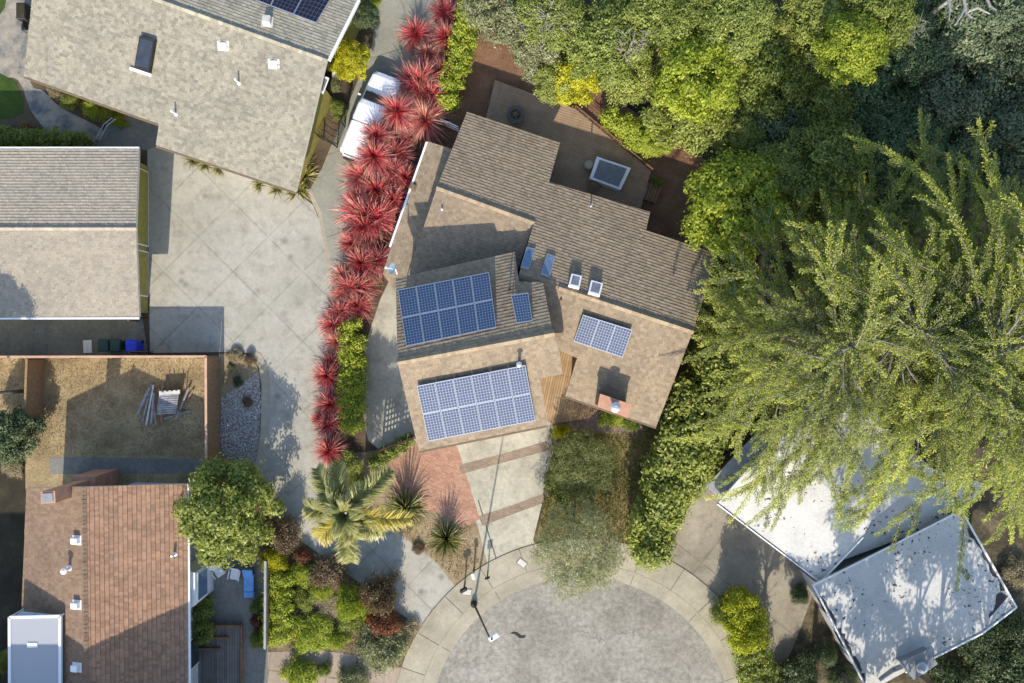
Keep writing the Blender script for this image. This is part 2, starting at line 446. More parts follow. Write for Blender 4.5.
def trunk_mesh(name, h, r, top, m, seed=1, spread=1.):
    rg = random.Random(seed); mb = MB()
    mb.tube([(0, 0, -.1), (.02*h, .01*h, h*.35), (0.0, .03*h, h*.7), (.03*h, .02*h, h)], [r*1.3, r, r*.75, r*.35], n=8)
    for i in range(7):
        a = i*2.4+rg.random(); z = h*rg.uniform(.35, .85); L = spread*rg.uniform(.5, .85)
        mb.tube([(0, .02*h, z), (math.cos(a)*L*.5, math.sin(a)*L*.5, z+h*.12), (math.cos(a)*L, math.sin(a)*L, z+h*.2)], [r*.45, r*.3, r*.1], n=5)
    o = mb.build(name, m, smooth=True); me = o.data; bpy.data.objects.remove(o); return me
def rosette_mesh(name, n, L, Wd, m, seed=1, emin=12, emax=82, droop=.35, heads=((0, 0, 0),), seg=3, stiff=.0):
    rg = np.random.default_rng(seed); V = []; Fq = []; rn = []; al = []
    for i in range(n):
        hx = heads[i % len(heads)]
        a = rg.uniform(0, 2*math.pi); e = math.radians(rg.uniform(emin, emax)); l = L*rg.uniform(.7, 1.12); w = Wd*rg.uniform(.7, 1.2)
        d = np.array([math.cos(a)*math.cos(e), math.sin(a)*math.cos(e), math.sin(e)])
        out = np.array([math.cos(a), math.sin(a), 0]); side = np.array([-math.sin(a), math.cos(a), 0]); p = np.array(hx, float)+d*.05
        side = side*math.cos(rg.normal(0, .5))+np.array([0, 0, 1])*math.sin(rg.normal(0, .4))
        r = rg.random(); prev = None
        for k in range(seg+1):
            t = k/seg
            q = p+d*l*t+np.array([0, 0, -1])*droop*l*t*t*math.cos(e)+out*droop*.2*l*t*t
            ww = w*(.55+.9*t if t < .4 else .95*(1-(t-.4)/.62))
            cur = (q-side*ww/2, q+side*ww/2)
            if prev is not None:
                b = len(V); V += [prev[0], prev[1], cur[1], cur[0]]; Fq.append((b, b+1, b+2, b+3)); rn.append(r); al.append((k-.5)/seg)
            prev = cur
    return fastmesh(name, V, Fq, [m], rn, al)
# ================================================================ light, world, camera
EL, AZ = math.radians(33.5), Vector((-.075, -1)).normalized()
tosun = Vector((AZ.x*math.cos(EL), AZ.y*math.cos(EL), math.sin(EL)))
sl = bpy.data.lights.new('sun', 'SUN'); sl.energy = 3.2; sl.angle = math.radians(.53); sl.color = (1, .905, .765)
so = bpy.data.objects.new('sun', sl); COL.objects.link(so); so.rotation_euler = tosun.to_track_quat('Z', 'Y').to_euler(); so.location = (0, -30, 40)
w = bpy.data.worlds.new('World'); SC.world = w; w.use_nodes = True
nt = w.node_tree; bg = nt.nodes['Background']; sky = nt.nodes.new('ShaderNodeTexSky')
sky.sky_type = 'NISHITA'; sky.sun_disc = False; sky.sun_elevation = EL; sky.sun_rotation = math.atan2(AZ.x, AZ.y) % (2*math.pi)
nt.links.new(sky.outputs[0], bg.inputs[0]); bg.inputs[1].default_value = .15
cd = bpy.data.cameras.new('camera'); cd.sensor_width = 36; cd.lens = F/1024*36; cd.clip_end = 2000; cd.clip_start = .5
co_ = bpy.data.objects.new('camera', cd); COL.objects.link(co_); co_.location = (0, 0, H); SC.camera = co_
vs = SC.view_settings; vs.view_transform = 'Standard'; vs.look = 'None'; vs.gamma = 1; vs.use_curve_mapping = False; vs.exposure = 1.18
SC.cycles.max_bounces = 5; SC.cycles.diffuse_bounces = 3; SC.cycles.transmission_bounces = 4; SC.cycles.transparent_max_bounces = 6

# ================================================================ materials
m_soil = ground_mat('dry soil', [(.3, (.07, .05, .03)), (.5, (.11, .08, .05)), (.7, (.16, .12, .07))], .5, 6)
m_dark = ground_mat('leaf litter', [(.3, (.025, .022, .014)), (.55, (.05, .042, .026)), (.75, (.085, .07, .045))], .6, 8)
m_court = ground_mat('court concrete', [(.3, (.295, .287, .235)), (.5, (.368, .35, .292)), (.7, (.405, .388, .33))], .22, 3.2, .15, .01, .85, .2,
                     joint=(math.radians(45), 2.9, 2.9, .06, (.20, .195, .16)), streak=(.22, .12), spots=(.75, .2, .8, (.13, .13, .115)))
m_drive = ground_mat('driveway concrete', [(.3, (.32, .30, .235)), (.55, (.46, .43, .335)), (.75, (.50, .47, .38))], .35, 4, .15, .01, .85, .25, streak=(.3, .3))
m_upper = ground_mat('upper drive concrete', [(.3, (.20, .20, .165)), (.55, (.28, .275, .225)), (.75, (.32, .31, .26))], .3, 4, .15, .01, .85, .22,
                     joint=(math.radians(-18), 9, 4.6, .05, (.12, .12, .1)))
m_walk = ground_mat('sidewalk concrete', [(.3, (.27, .24, .175)), (.55, (.37, .335, .25)), (.75, (.43, .39, .295))], .5, 5, .15, .01, .85, .22)
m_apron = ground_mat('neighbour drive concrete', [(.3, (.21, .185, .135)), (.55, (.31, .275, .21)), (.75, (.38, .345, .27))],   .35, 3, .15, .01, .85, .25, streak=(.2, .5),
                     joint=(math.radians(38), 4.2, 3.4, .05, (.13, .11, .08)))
m_asph = ground_mat('worn asphalt', [(.3, (.25, .232, .19)), (.5, (.35, .325, .272)), (.7, (.43, .40, .34))], .3, 3.6, .6, .02, .95, .5, streak=(.16, .6))
m_stone = ground_mat('flagstone', [(.35, (.13, .14, .15)), (.5, (.30, .27, .22)), (.7, (.40, .35, .27))], 1.2, 3, .3, .02, .85, .35)
m_lawn = ground_mat('lawn', [(.3, (.04, .075, .012)), (.55, (.07, .12, .02)), (.75, (.11, .15, .03))], .8, 14, .8, .05, 1, .45)
m_drylawn = ground_mat('dry lawn', [(.3, (.10, .10, .035)), (.5, (.24, .19, .075)), (.7, (.42, .32, .15))], .55, 10, .8, .05, 1, .45)
m_yard = ground_mat('dry yard', [(.3, (.25, .185, .105)), (.5, (.42, .315, .17)), (.7, (.56, .44, .25))], .6, 6, .9, .05, 1, .4)
m_sand = ground_mat('sandy bed', [(.3, (.22, .16, .09)), (.5, (.33, .25, .15)), (.7, (.40, .31, .20))], .7, 6, .6, .04, 1, .35)
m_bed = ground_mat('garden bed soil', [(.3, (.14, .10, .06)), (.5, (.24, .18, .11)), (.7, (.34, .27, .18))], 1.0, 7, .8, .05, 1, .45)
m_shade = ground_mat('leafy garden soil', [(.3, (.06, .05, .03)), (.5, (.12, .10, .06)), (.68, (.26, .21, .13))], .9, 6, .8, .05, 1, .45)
m_mulch = ground_mat('red mulch', [(.3, (.16, .085, .05)), (.55, (.26, .14, .08)), (.75, (.34, .19, .115))], .8, 12, .9, .04, 1, .4)
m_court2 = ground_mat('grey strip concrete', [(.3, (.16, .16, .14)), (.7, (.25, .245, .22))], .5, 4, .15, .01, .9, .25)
m_paver = brick_mat('brick patio', (.40, .20, .13), (.48, .29, .20), (.30, .20, .15), .22, .11, .4, .008)
m_strip = brick_mat('brick strip', (.28, .20, .14), (.33, .26, .19), (.2, .16, .12), .2, .1, .28, .01)
m_bpath = brick_mat('mauve brick path', (.24, .16, .14), (.30, .22, .19), (.16, .12, .1), .2, .1, .6, .01)
m_pink = ground_mat('pink paving', [(.3, (.28, .22, .17)), (.7, (.40, .32, .25))], .6, 5, .15, .01, .9, .25, joint=(.12, 1.7, 1.9, .06, (.14, .11, .09)))
m_shA = shingle_mat('tan shake shingles', (.275, .218, .152), .18)
m_shT = shingle_mat('grey beige shingles', (.285, .265, .208), .22)
m_shG = shingle_mat('pale shingles', (.325, .288, .228), .13)
m_shL = shingle_mat('terracotta tiles', (.295, .182, .120), .22)
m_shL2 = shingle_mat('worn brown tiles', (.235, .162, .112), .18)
m_fas = plain('fascia brown', (.16, .11, .07), .8)
m_fasw = plain('painted fascia', (.55, .52, .46), .6)
m_wallA = plain('brown siding', (.20, .14, .09), .85)
m_wallO = plain('olive stucco', (.27, .235, .055), .9)
m_wallL = plain('pale stucco', (.42, .42, .42), .9)
m_wallW = plain('grey stucco', (.36, .36, .36), .9)
m_white = plain('white paint', (.72, .72, .71), .45, var=.04)
m_dkmetal = plain('dark metal', (.04, .04, .042), .5, .6)
m_grmetal = plain('grey metal', (.28, .29, .30), .45, .4)
m_steel = plain('galvanised steel', (.5, .51, .52), .4, .7, var=.05)
m_black = plain('black rubber', (.015, .015, .016), .7)
m_glass = glass_mat('dark window glass', (.03, .035, .045))
m_skyl = glass_mat('skylight glass', (.10, .16, .25), .12)
m_skyl2 = glass_mat('grey skylight glass', (.16, .17, .19), .15)
m_woodf = plain('weathered fence wood', (.26, .17, .09), .9, var=.2, scale=8)
m_cap = plain('fence cap wood', (.45, .28, .19), .85)
m_wood = plain('brown wood', (.18, .10, .055), .85, var=.2)
m_deck = plank_mat('brown deck boards', (.29, .20, .125), .14, math.radians(17), .05)
m_deck2 = plank_mat('tan deck boards', (.38, .255, .14), .14, math.radians(-78), .15)
m_deck3 = plank_mat('grey deck boards', (.17, .15, .13), .15, math.radians(90))
m_pv = panel_mat('deep blue cells', (.018, .042, .098), (.14, .18, .25), 6, 10, .6)
m_pv2 = panel_mat('pale blue cells', (.048, .070, .128), (.28, .295, .335), 6, 10, .65)
m_pv3 = panel_mat('dark cells', (.012, .014, .028), (.06, .07, .10), 6, 10, .5)
m_pvf = plain('panel frame aluminium', (.19, .225, .29), .5, .0, var=.05)
m_brick = brick_mat('chimney brick', (.36, .15, .08), (.44, .22, .12), (.3, .24, .2), .2, .075, .35, .012)
m_terra = plain('terracotta stucco', (.42, .23, .15), .9)
m_wr = white_roof_mat('white coated roof', (.06, .045, .04), .62)
m_wr2 = white_roof_mat('white coated flat roof', (.05, .045, .045), .65)
m_bark = plain('grey bark', (.13, .105, .085), .95, var=.3, scale=9)
m_bark2 = plain('pale bark', (.32, .30, .27), .95, var=.25, scale=9)
m_rock = plain('pale stones', (.36, .34, .31), .9, var=.35, scale=5)

# ================================================================ the setting
sheet('ground', [(-3500, -3500), (4500, -3500), (4500, 4200), (-3500, 4200)], 0, m_soil)
sheet('forest_floor', [(470, -60), (500, 60), (655, 150), (690, 235), (740, 300), (660, 560), (700, 480), (760, 420), (1400, 500), (1400, -600), (470, -600)], .004, m_dark)
sheet('mulch_bed', [(462, -30), (500, -30), (560, 60), (660, 130), (720, 170), (735, 300), (640, 260), (440, 150), (445, 90)], .008, m_mulch)
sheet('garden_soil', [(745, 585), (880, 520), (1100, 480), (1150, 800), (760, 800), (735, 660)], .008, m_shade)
sheet('lower_garden_bed', [(245, 560), (300, 535), (345, 570), (418, 625), (408, 700), (258, 700)], .004, m_bed)
# shared drive and court
sheet('shared_driveway', [(147, 120), (150, 353), (218, 352), (250, 353), (260, 362), (264, 385), (263, 430), (258, 465), (257, 492), (270, 515), (300, 540), (345, 572), (420, 628), (460, 588),
                          (435, 561), (398, 532), (365, 503), (338, 478), (330, 455), (330, 300), (336, 250), (326, 236), (313, 205), (296, 192), (156, 145)], .008, m_court)
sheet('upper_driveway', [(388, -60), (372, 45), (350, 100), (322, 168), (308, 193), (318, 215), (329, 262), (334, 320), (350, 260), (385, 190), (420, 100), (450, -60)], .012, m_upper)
sheet('drive_gutter', [(306, 190), (318, 214), (327, 262), (330, 330), (331, 420), (334, 420), (334, 330), (331, 262), (322, 213), (310, 188)], .016, m_walk)
sheet('side_path', [(118, 100), (160, 122), (158, 146), (147, 150), (95, 150)], .020, m_court2)
sheet('flagstone_path', [(-10, -20), (45, -20), (30, 75), (45, 92), (62, 108), (100, 128), (118, 145), (80, 146), (55, 138), (32, 112), (18, 80), (-10, 68)], .012, m_stone, smooth=True)
sheet('lawn', [(-40, 70), (0, 73), (16, 82), (24, 100), (24, 113), (8, 119), (-40, 119)], .016, m_lawn)
sheet('upper_lawn', [(-30, -20), (9, -20), (5, 8), (-2, 18), (-30, 22)], .018, m_lawn)
sheet('planting_bed', [(40, 80), (66, 96), (140, 122), (135, 131), (100, 121), (75, 114), (52, 98)], .016, m_soil)
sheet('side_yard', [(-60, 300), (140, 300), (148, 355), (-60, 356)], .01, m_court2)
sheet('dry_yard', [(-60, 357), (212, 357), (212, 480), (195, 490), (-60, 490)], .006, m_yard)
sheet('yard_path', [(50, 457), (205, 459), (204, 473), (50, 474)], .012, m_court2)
sheet('side_soil', [(-60, 440), (25, 440), (28, 700), (-60, 700)], .01, m_dark)
sheet('gravel_bed', [(219, 354), (240, 352), (254, 358), (260, 376), (260, 430), (255, 470), (255, 492), (225, 500), (218, 470)], .012, m_sand)
# curbs
def band(name, pts, wdt, h, m, label=None):
    q = [Vector((p.x, p.y)) for p in PX(pts)]; L, R = [], []
    for i, p in enumerate(q):
        d = (q[min(i+1, len(q)-1)]-q[max(i-1, 0)]).normalized(); n = Vector((-d.y, d.x))*wdt/2
        L.append(p+n); R.append(p-n)
    mb = MB()
    for i in range(len(q)-1):
        mb.slab([L[i], L[i+1], R[i+1], R[i]], 0, h)
    return mb.build(name, m)
tag(band('island_curb', [(250, 353), (258, 357), (263, 366), (266, 385), (265, 430), (260, 465), (259, 490), (272, 513), (302, 538)], .5, .03, m_walk), None, None, None, 'structure')
# cul-de-sac rings
C0 = P(581, 728)
def ring(name, r0, r1, z, m, a0=-25, a1=205, h=0, n=90, kind='structure'):
    mb = MB(); an = [math.radians(a0+(a1-a0)*i/n) for i in range(n+1)]
    pt = lambda r, a: (C0.x+r*math.cos(a), C0.y+r*math.sin(a))
    for a, b in zip(an, an[1:]):
        q = [pt(r0, a), pt(r1, a), pt(r1, b), pt(r0, b)]
        if h: mb.slab(q, z-h, z)
        else: mb.face([(*p, z) for p in q])
    return tag(mb.build(name, m), None, None, None, kind)
rd = MB(); rd.face([(C0.x+8.9*math.cos(2*math.pi*i/120), C0.y+8.9*math.sin(2*math.pi*i/120), .016) for i in range(120)])
rd.face([(C0.x-4.6, C0.y-90, .012), (C0.x+4.6, C0.y-90, .012), (C0.x+4.6, C0.y, .012), (C0.x-4.6, C0.y, .012)])
tag(rd.build('road', m_asph), None, None, None, 'structure')
ring('gutter', 8.88, 9.52, .026, m_walk)
ring('curb', 9.52, 9.68, .062, m_walk, h=.06)
ring('sidewalk', 9.69, 11.15, .055, m_walk, h=.05)
jm = plain('dark joint line', (.10, .09, .07), .9)  # thin dark strips drawn along the concrete joints
jb = MB()
for a in range(-20, 206, 13):
    A = math.radians(a+random.uniform(-1, 1)); d = Vector((math.cos(A), math.sin(A))); n = Vector((-d.y, d.x))*.014
    for r0, r1, z in ((9.70, 11.14, .064),) + (((8.9, 9.51, .030),) if a % 2 else ()):
        p, q = Vector((C0.x, C0.y))+d*r0, Vector((C0.x, C0.y))+d*r1
        jb.face([(*(p-n), z), (*(q-n), z), (*(q+n), z), (*(p+n), z)])
tag(jb.build('sidewalk_joints', jm), None, None, None, 'structure')
tar = MB(); q = PX([(510, 633.5), (513, 631.6), (517, 632), (521, 635), (526, 635.5), (524.5, 638), (519.5, 638.4), (515, 634.4)], .021)
tar.face([tuple(p) for p in q][::-1]); tag(tar.build('road_patch', m_black), None, None, None, 'structure')
# front drive, brick, beds
sheet('sandy_bed', [(335, 455), (400, 448), (480, 440), (505, 540), (492, 575), (458, 590), (435, 561), (398, 532), (365, 503), (338, 478)], .010, m_sand)
sheet('front_driveway', [(445, 430), (552, 418), (560, 428), (548, 470), (543, 500), (533, 540), (545, 560), (492, 582), (478, 527)], .014, m_drive)
sheet('brick_patio', [(385, 463), (405, 448), (422, 440), (450, 436), (458, 449), (480, 519), (463, 528), (450, 518), (400, 500)], .018, m_paver)
for nm, pts in (('brick_strip', [(459, 465), (500, 454.5), (547, 441), (548, 450.5), (500, 463.5), (461, 474)]),
                ('brick_strip', [(479, 516), (510, 506), (545, 493), (543, 503), (512, 514.5), (482, 526)])):
    sheet(nm, pts, .019, m_strip)
sheet('driveway_joint', [(496, 560), (497.2, 560), (478.8, 500), (477.6, 500)], .0185, jm)
sheet('front_lawn', [(548, 425), (600, 402), (660, 425), (645, 470), (630, 560), (600, 585), (545, 562), (536, 540), (545, 500)], .012, m_drylawn)
sheet('mauve_brick_path', [(552, 420), (575, 404), (610, 405), (640, 420), (645, 434), (636, 440), (612, 432), (580, 430), (555, 432)], .018, m_bpath)
sheet('side_paving', [(398, 262), (380, 300), (365, 345), (360, 400), (368, 440), (382, 452), (425, 445), (415, 330)], .012, m_drive)
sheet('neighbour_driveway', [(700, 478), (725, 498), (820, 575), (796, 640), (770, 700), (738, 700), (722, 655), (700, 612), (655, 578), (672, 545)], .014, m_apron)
sheet('pink_path', [(268, 652), (320, 650), (362, 656), (395, 668), (412, 665), (404, 700), (268, 700)], .014, m_pink)
sheet('patio_floor', [(186, 550), (268, 560), (268, 720), (186, 720)], .010, m_court2)

# ================================================================ main house
hs = thing('house', 'large tan shingled house with solar arrays and brick chimney in the middle of the picture', 'house', P(520, 300))
plN = Plane((467, 112, 2.5), (560, 143, 2.5), (559, 287, 5.0))
zr1 = plN.hit(437, 187).z
plS1 = Plane((437, 187, zr1), (534, 222, plN.hit(534, 222).z), (405, 290, 2.5))
plW = Plane((428, 142, 2.25), (392, 245, 2.25), (440, 200, 2.45))
zr2 = plN.hit(559, 287).z
plS2 = Plane((559, 287, zr2), (693, 331, plN.hit(693, 331).z), (610, 411, 3.1))
plBN = Plane((395.7, 278, 4.7), (514.6, 252, 4.7), (553, 333, 6.7))
plBS = Plane((397.5, 362, plBN.hit(397.5, 362).z), (553, 333, plBN.hit(553, 333).z), (483, 438, 4.7))
polyN = [(467, 112), (560, 143), (549, 182), (650, 212), (646, 230.5), (717, 253), (693, 331), (559, 287), (519, 274), (534, 222), (437, 187)]
polyS1 = [(437, 187), (534, 222), (517, 273), (500, 330), (400, 300), (411, 265)]
polyW = [(428, 141.5), (452, 149), (437, 192), (410, 270), (398, 295), (383, 274), (391, 247)]
polyS2 = [(519, 274), (559, 287), (693, 331), (656, 427), (565, 396), (577, 358), (545, 345), (508, 330)]
polyBN = [(395.7, 278), (514.6, 252), (519, 281.5), (543, 282.5), (553, 333), (397.5, 362)]
polyBS = [(397.5, 362), (553, 333), (560, 354), (562.5, 374), (540, 378.5), (548, 425), (419, 451)]
mb = MB()
for k, (pl, pg) in enumerate(((plN, polyN), (plS1, polyS1), (plS2, polyS2), (plBN, polyBN), (plBS, polyBS))):
    roof(mb, pl, pg, .165, .2, .024, .17, rs=k+1, jit=.014)
roof(mb, plW, polyW, .2, .2, .018, .15, rs=9)
for pl, a, b in ((plN, (437, 187), (534, 222)), (plN, (559, 287), (693, 331)), (plBN, (397.5, 362), (553, 333))):
    ridgecap(mb, pl.hit(*a)+Vector((0, 0, .03)), pl.hit(*b)+Vector((0, 0, .03)), .34)
rfA = mb.build('roof', [m_shA, m_fas], hs)
mb = MB()
for pl, pg, d in ((plN, polyN, .4), (plS1, polyS1, .4), (plS2, polyS2, .42), (plBN, polyBN, .38), (plBS, polyBS, .4), (plW, polyW, .3)):
    walls(mb, pl, pg, d)
mb.build('wall', m_wallA, hs)
mb = MB(); gutter(mb, plW.hit(428, 142)+Vector((-.06, 0, -.02)), plW.hit(391, 247)+Vector((-.06, 0, -.02)), .055); mb.build('gutter', m_white, hs)
mb = MB(); gutter(mb, plBS.hit(419, 451)+Vector((0, -.06, -.06)), plBS.hit(548, 425)+Vector((0, -.06, -.06)), .05); mb.build('gutter', m_fas, hs)
mb = MB(); gutter(mb, plS2.hit(565, 396)+Vector((0, -.06, -.06)), plS2.hit(656, 427)+Vector((0, -.06, -.06)), .05); mb.build('gutter', m_fas, hs)
def bilerp(q, u, v): return (q[0]*(1-u)+q[1]*u)*(1-v)+(q[3]*(1-u)+q[2]*u)*v     # q: TL TR BR BL
def array(parent, pl, q, nx, ny, hb, ht, mat, skip=(), gap=.004, shift=None):
    """a raked array: lower edge hb above the roof plane, upper edge ht above it"""
    W = [pl.hit(*q[0]), pl.hit(*q[1]), pl.hit(*q[2]), pl.hit(*q[3])]
    up = pl.n
    W = []
    for p, h in zip(q, (ht, ht, hb, hb)):
        pl2 = Plane.__new__(Plane); pl2.n = pl.n; pl2.d = pl.d+h; W.append(pl2.hit(*p))
    for j in range(ny):
        for i in range(nx):
            if (i, j) in skip: continue
            u0, u1, v0, v1 = i/nx+gap/2, (i+1)/nx-gap/2, j/ny+gap/2, (j+1)/ny-gap/2
            c = [bilerp(W, u, v) for u, v in ((u0, v1), (u1, v1), (u1, v0), (u0, v0))]
            n = (c[1]-c[0]).cross(c[3]-c[0]).normalized(); cen = (c[0]+c[1]+c[2]+c[3])/4
            fr = MB(); fr.prism(c, [p-n*.045 for p in c])
            g = [p+(cen-p).normalized()*.045+n*.003 for p in c]
            gm = MB(); gm.face(g, 0, .5, [(0, 0), (1, 0), (1, 1), (0, 1)])
            po = gm.build('solar_panel', mat, parent); fr.build('frame', m_pvf, po)
    rk = MB()
    for v in (.12, .88):
        for u in np.linspace(.05, .95, max(3, nx+1)):
            p = bilerp(W, u, v)-Vector((0, 0, .05)); b = Vector((p.x, p.y, pl.z(p.x, p.y)))
            rk.tube([b, p], .025, n=6)
        a, b = bilerp(W, .02, v)-Vector((0, 0, .07)), bilerp(W, .98, v)-Vector((0, 0, .07)); rk.tube([a, b], .025, n=6)
    for u in (.06, .94): rk.tube([bilerp(W, u, .12)-Vector((0, 0, .07)), bilerp(W, u, .88)-Vector((0, 0, .07))], .025, n=6)
    rk.build('panel_rack', m_grmetal, parent)
array(hs, plBN, [(397.6, 289.8), (489, 272), (496.5, 327.5), (406, 346.5)], 5, 2, .12, .62, m_pv)
array(hs, plBS, [(416.4, 386), (525.5, 365), (535.6, 420.8), (428.3, 441.6)], 6, 2, .12, .3, m_pv2)
array(hs, plS2, [(583, 314.7), (632.5, 330), (622.6, 357.7), (573.5, 341.4)], 3, 1, .1, .32, m_pv2)
array(hs, plBN, [(511, 295), (528, 292.5), (532.7, 321), (516.5, 323.5)], 1, 1, .1, .5, m_pv)
def skylight(parent, pl, q, h, glass, frame, fw=.10, name='skylight'):
    pl2 = Plane.__new__(Plane); pl2.n = pl.n; pl2.d = pl.d+h
    t = [pl2.hit(*p) for p in q]
    if area(t) < 0: t = t[::-1]
    fr = MB(); fr.prism(t, [p-pl.n*(h+.05) for p in t]); fo = fr.build(name, frame, parent)
    cen = sum(t, Vector())/4
    g = [p+(cen-p).normalized()*fw*1.3+pl.n*.012 for p in t]
    gm = MB(); gm.prism(g, [p-pl.n*.01 for p in g]); gm.build('pane', glass, fo)
skylight(hs, plN, [(526.6, 246.7), (535.6, 248.7), (529, 269.7), (520.3, 267.6)], .12, m_skyl, m_grmetal)
skylight(hs, plN, [(547, 253.3), (555.4, 256), (549.5, 277.9), (540.7, 274.3)], .12, m_skyl, m_grmetal)
skylight(hs, plN, [(571.7, 273.5), (582, 276), (579.4, 288), (568.6, 285.3)], .3, m_skyl2, m_white)
skylight(hs, plN, [(591.4, 280), (603, 283.4), (599.9, 295.7), (588.4, 292.6)], .3, m_skyl2, m_white)
def pipe(parent, pl, px, py, h=.5, r=.05, m=None, cap=False, name='vent_pipe'):
    b = pl.hit(px, py); mb = MB()
    mb.lathe(b-Vector((0, 0, .03)), [(r*2.2, 0), (r*1.6, .08), (r, .1), (r, h)] + ([(r*1.9, h), (r*1.9, h+.05), (r*.6, h+.12)] if cap else [(r*.8, h+.01)]), n=12)
    mb.build(name, m or m_steel, parent, smooth=False)
def boxvent(parent, pl, px, py, s=(.34, .4, .2), m=None, rot=0., name='roof_vent'):
    b = pl.hit(px, py); mb = MB(); q = pl.n.to_track_quat('Z', 'Y').to_matrix().to_4x4()
    M = Matrix.Translation(b+pl.n*s[2]/2) @ q @ Matrix.Rotation(rot, 4, 'Z')
    mb.box((0, 0, 0), s, M=M, bev=.03)
    M2 = Matrix.Translation(b+pl.n*.02) @ q @ Matrix.Rotation(rot, 4, 'Z'); mb.box((0, 0, 0), (s[0]*1.5, s[1]*1.4, .02), M=M2)
    mb.build(name, m or m_white, parent)
pipe(hs, plS1, 442, 209, .25); pipe(hs, plN, 591, 206, .7, .04); pipe(hs, plBS, 519, 364, .75, .075, None, True, 'flue'); pipe(hs, plBN, 509.5, 290, .6, .04, m_dkmetal)
boxvent(hs, plW, 413, 187, (.3, .3, .15), m_fas); pipe(hs, plS2, 561, 300, .2, .05, m_fas)
# brick chimney
cz = 4.75
ct = [P(601, 394.5, cz), P(630, 404.5, cz), P(626.5, 417, cz), P(598.5, 406.5, cz)][::-1]
mb = MB(); mb.prism(ct, [Vector((p.x, p.y, 0)) for p in ct]); ch = mb.build('chimney', m_brick, hs)
mb = MB(); cc = sum(ct, Vector())/4
big = [cc+(p-cc)*1.08 for p in ct]; mb.prism([p+Vector((0, 0, .07)) for p in big], [p-Vector((0, 0, .04)) for p in big]); mb.build('crown', m_terra, ch)
mb = MB(); mb.lathe(P(614.5, 406.5, cz)+Vector((0, 0, .0)), [(.17, .05), (.17, .35), (.27, .36), (.27, .42), (.1, .5)], n=16); mb.build('flue', m_steel, ch)
# doors and windows on the walls of the main house
def opening(parent, a, b, z0, z1, m, name='window', out=.04, fm=None, frame=True):
    """a framed panel set proud on the vertical wall running from a to b (world xy)"""
    a, b = Vector((a[0], a[1], 0)), Vector((b[0], b[1], 0)); d = (b-a).normalized(); n = Vector((d.y, -d.x, 0))
    f = lambda e, o: [a+d*e+n*o+Vector((0, 0, z0+e)), b-d*e+n*o+Vector((0, 0, z0+e)), b-d*e+n*o+Vector((0, 0, z1-e)), a+d*e+n*o+Vector((0, 0, z1-e))]
    fr = MB(); fr.prism(f(0, out), f(0, -.02)); fo = fr.build(name, (fm or m_white) if frame else m, parent)
    if frame:
        g = MB(); g.prism(f(.07, out+.012), f(.07, out-.01)); g.build('pane' if name == 'window' else 'leaf', m, fo)
    return fo
def footprint(pl, pg, d): 
    W = [pl.hit(*p) for p in pg]; return inset([(p.x, p.y) for p in W], d)
def along(f, i, t0, t1):
    a, b = Vector(f[i % len(f)]), Vector(f[(i+1) % len(f)]); return a+(b-a)*t0, a+(b-a)*t1
def edge_near(f, px, py):
    p = Vector(P(px, py, 3)[:2]); best = min(range(len(f)), key=lambda i: ((Vector(f[i])+Vector(f[(i+1) % len(f)]))/2-p).length); return best
fp = footprint(plBS, polyBS, .4); i = edge_near(fp, 483, 438)
a, b = along(fp, i, .38, .92); opening(hs, a, b, .05, 2.25, m_white, 'garage_door', fm=m_fas)
a, b = along(fp, i, .08, .24); opening(hs, a, b, 1.0, 2.1, m_glass)
a, b = along(fp, i, .3, .7); opening(hs, a, b, 2.9, 3.9, m_glass)
fp = footprint(plS2, polyS2, .42); i = edge_near(fp, 611, 411)
a, b = along(fp, i, .08, .3); opening(hs, a, b, .9, 2.2, m_glass)
a, b = along(fp, i, .72, .94); opening(hs, a, b, .9, 2.2, m_glass)
i = edge_near(fp, 674, 379); a, b = along(fp, i, .3, .5); opening(hs, a, b, .9, 2.2, m_glass)
fp = footprint(plN, polyN, .4); i = edge_near(fp, 600, 198); a, b = along(fp, i, .2, .55); opening(hs, a, b, .45, 2.4, m_glass, 'sliding_door')
i = edge_near(fp, 513, 127); a, b = along(fp, i, .3, .6); opening(hs, a, b, .9, 2.1, m_glass)
# satellite dish on the corner of the high roof
ds = MB(); c = P(393, 269, 4.9); ax = Vector((-.75, .1, .55)).normalized(); Q = Matrix.Translation(c) @ ax.to_track_quat('Z', 'Y').to_matrix().to_4x4()
R = [[Q @ Vector((r*.8*math.cos(t), r*math.sin(t), .5*r*r)) for t in [2*math.pi*k/20 for k in range(20)]] for r in (.02, .15, .28, .36)]
for p, q in zip(R, R[1:]):
    for k in range(20): ds.face([p[k], p[(k+1) % 20], q[(k+1) % 20], q[k]])
do = ds.build('satellite_dish', plain('blue grey dish', (.22, .33, .45), .5), hs, smooth=True)
mb = MB(); mb.tube([c-ax*.02, c-ax*.15, P(398, 276, 4.5)], .03); mb.tube([c, c+ax*.42+Vector((0, 0, -.1))], .015)
mb.box(c+ax*.42+Vector((0, 0, -.1)), (.12, .1, .1)); mb.build('dish_arm', m_white, do)
# ridge walls of the step between the two roofs are part of the wall mesh above

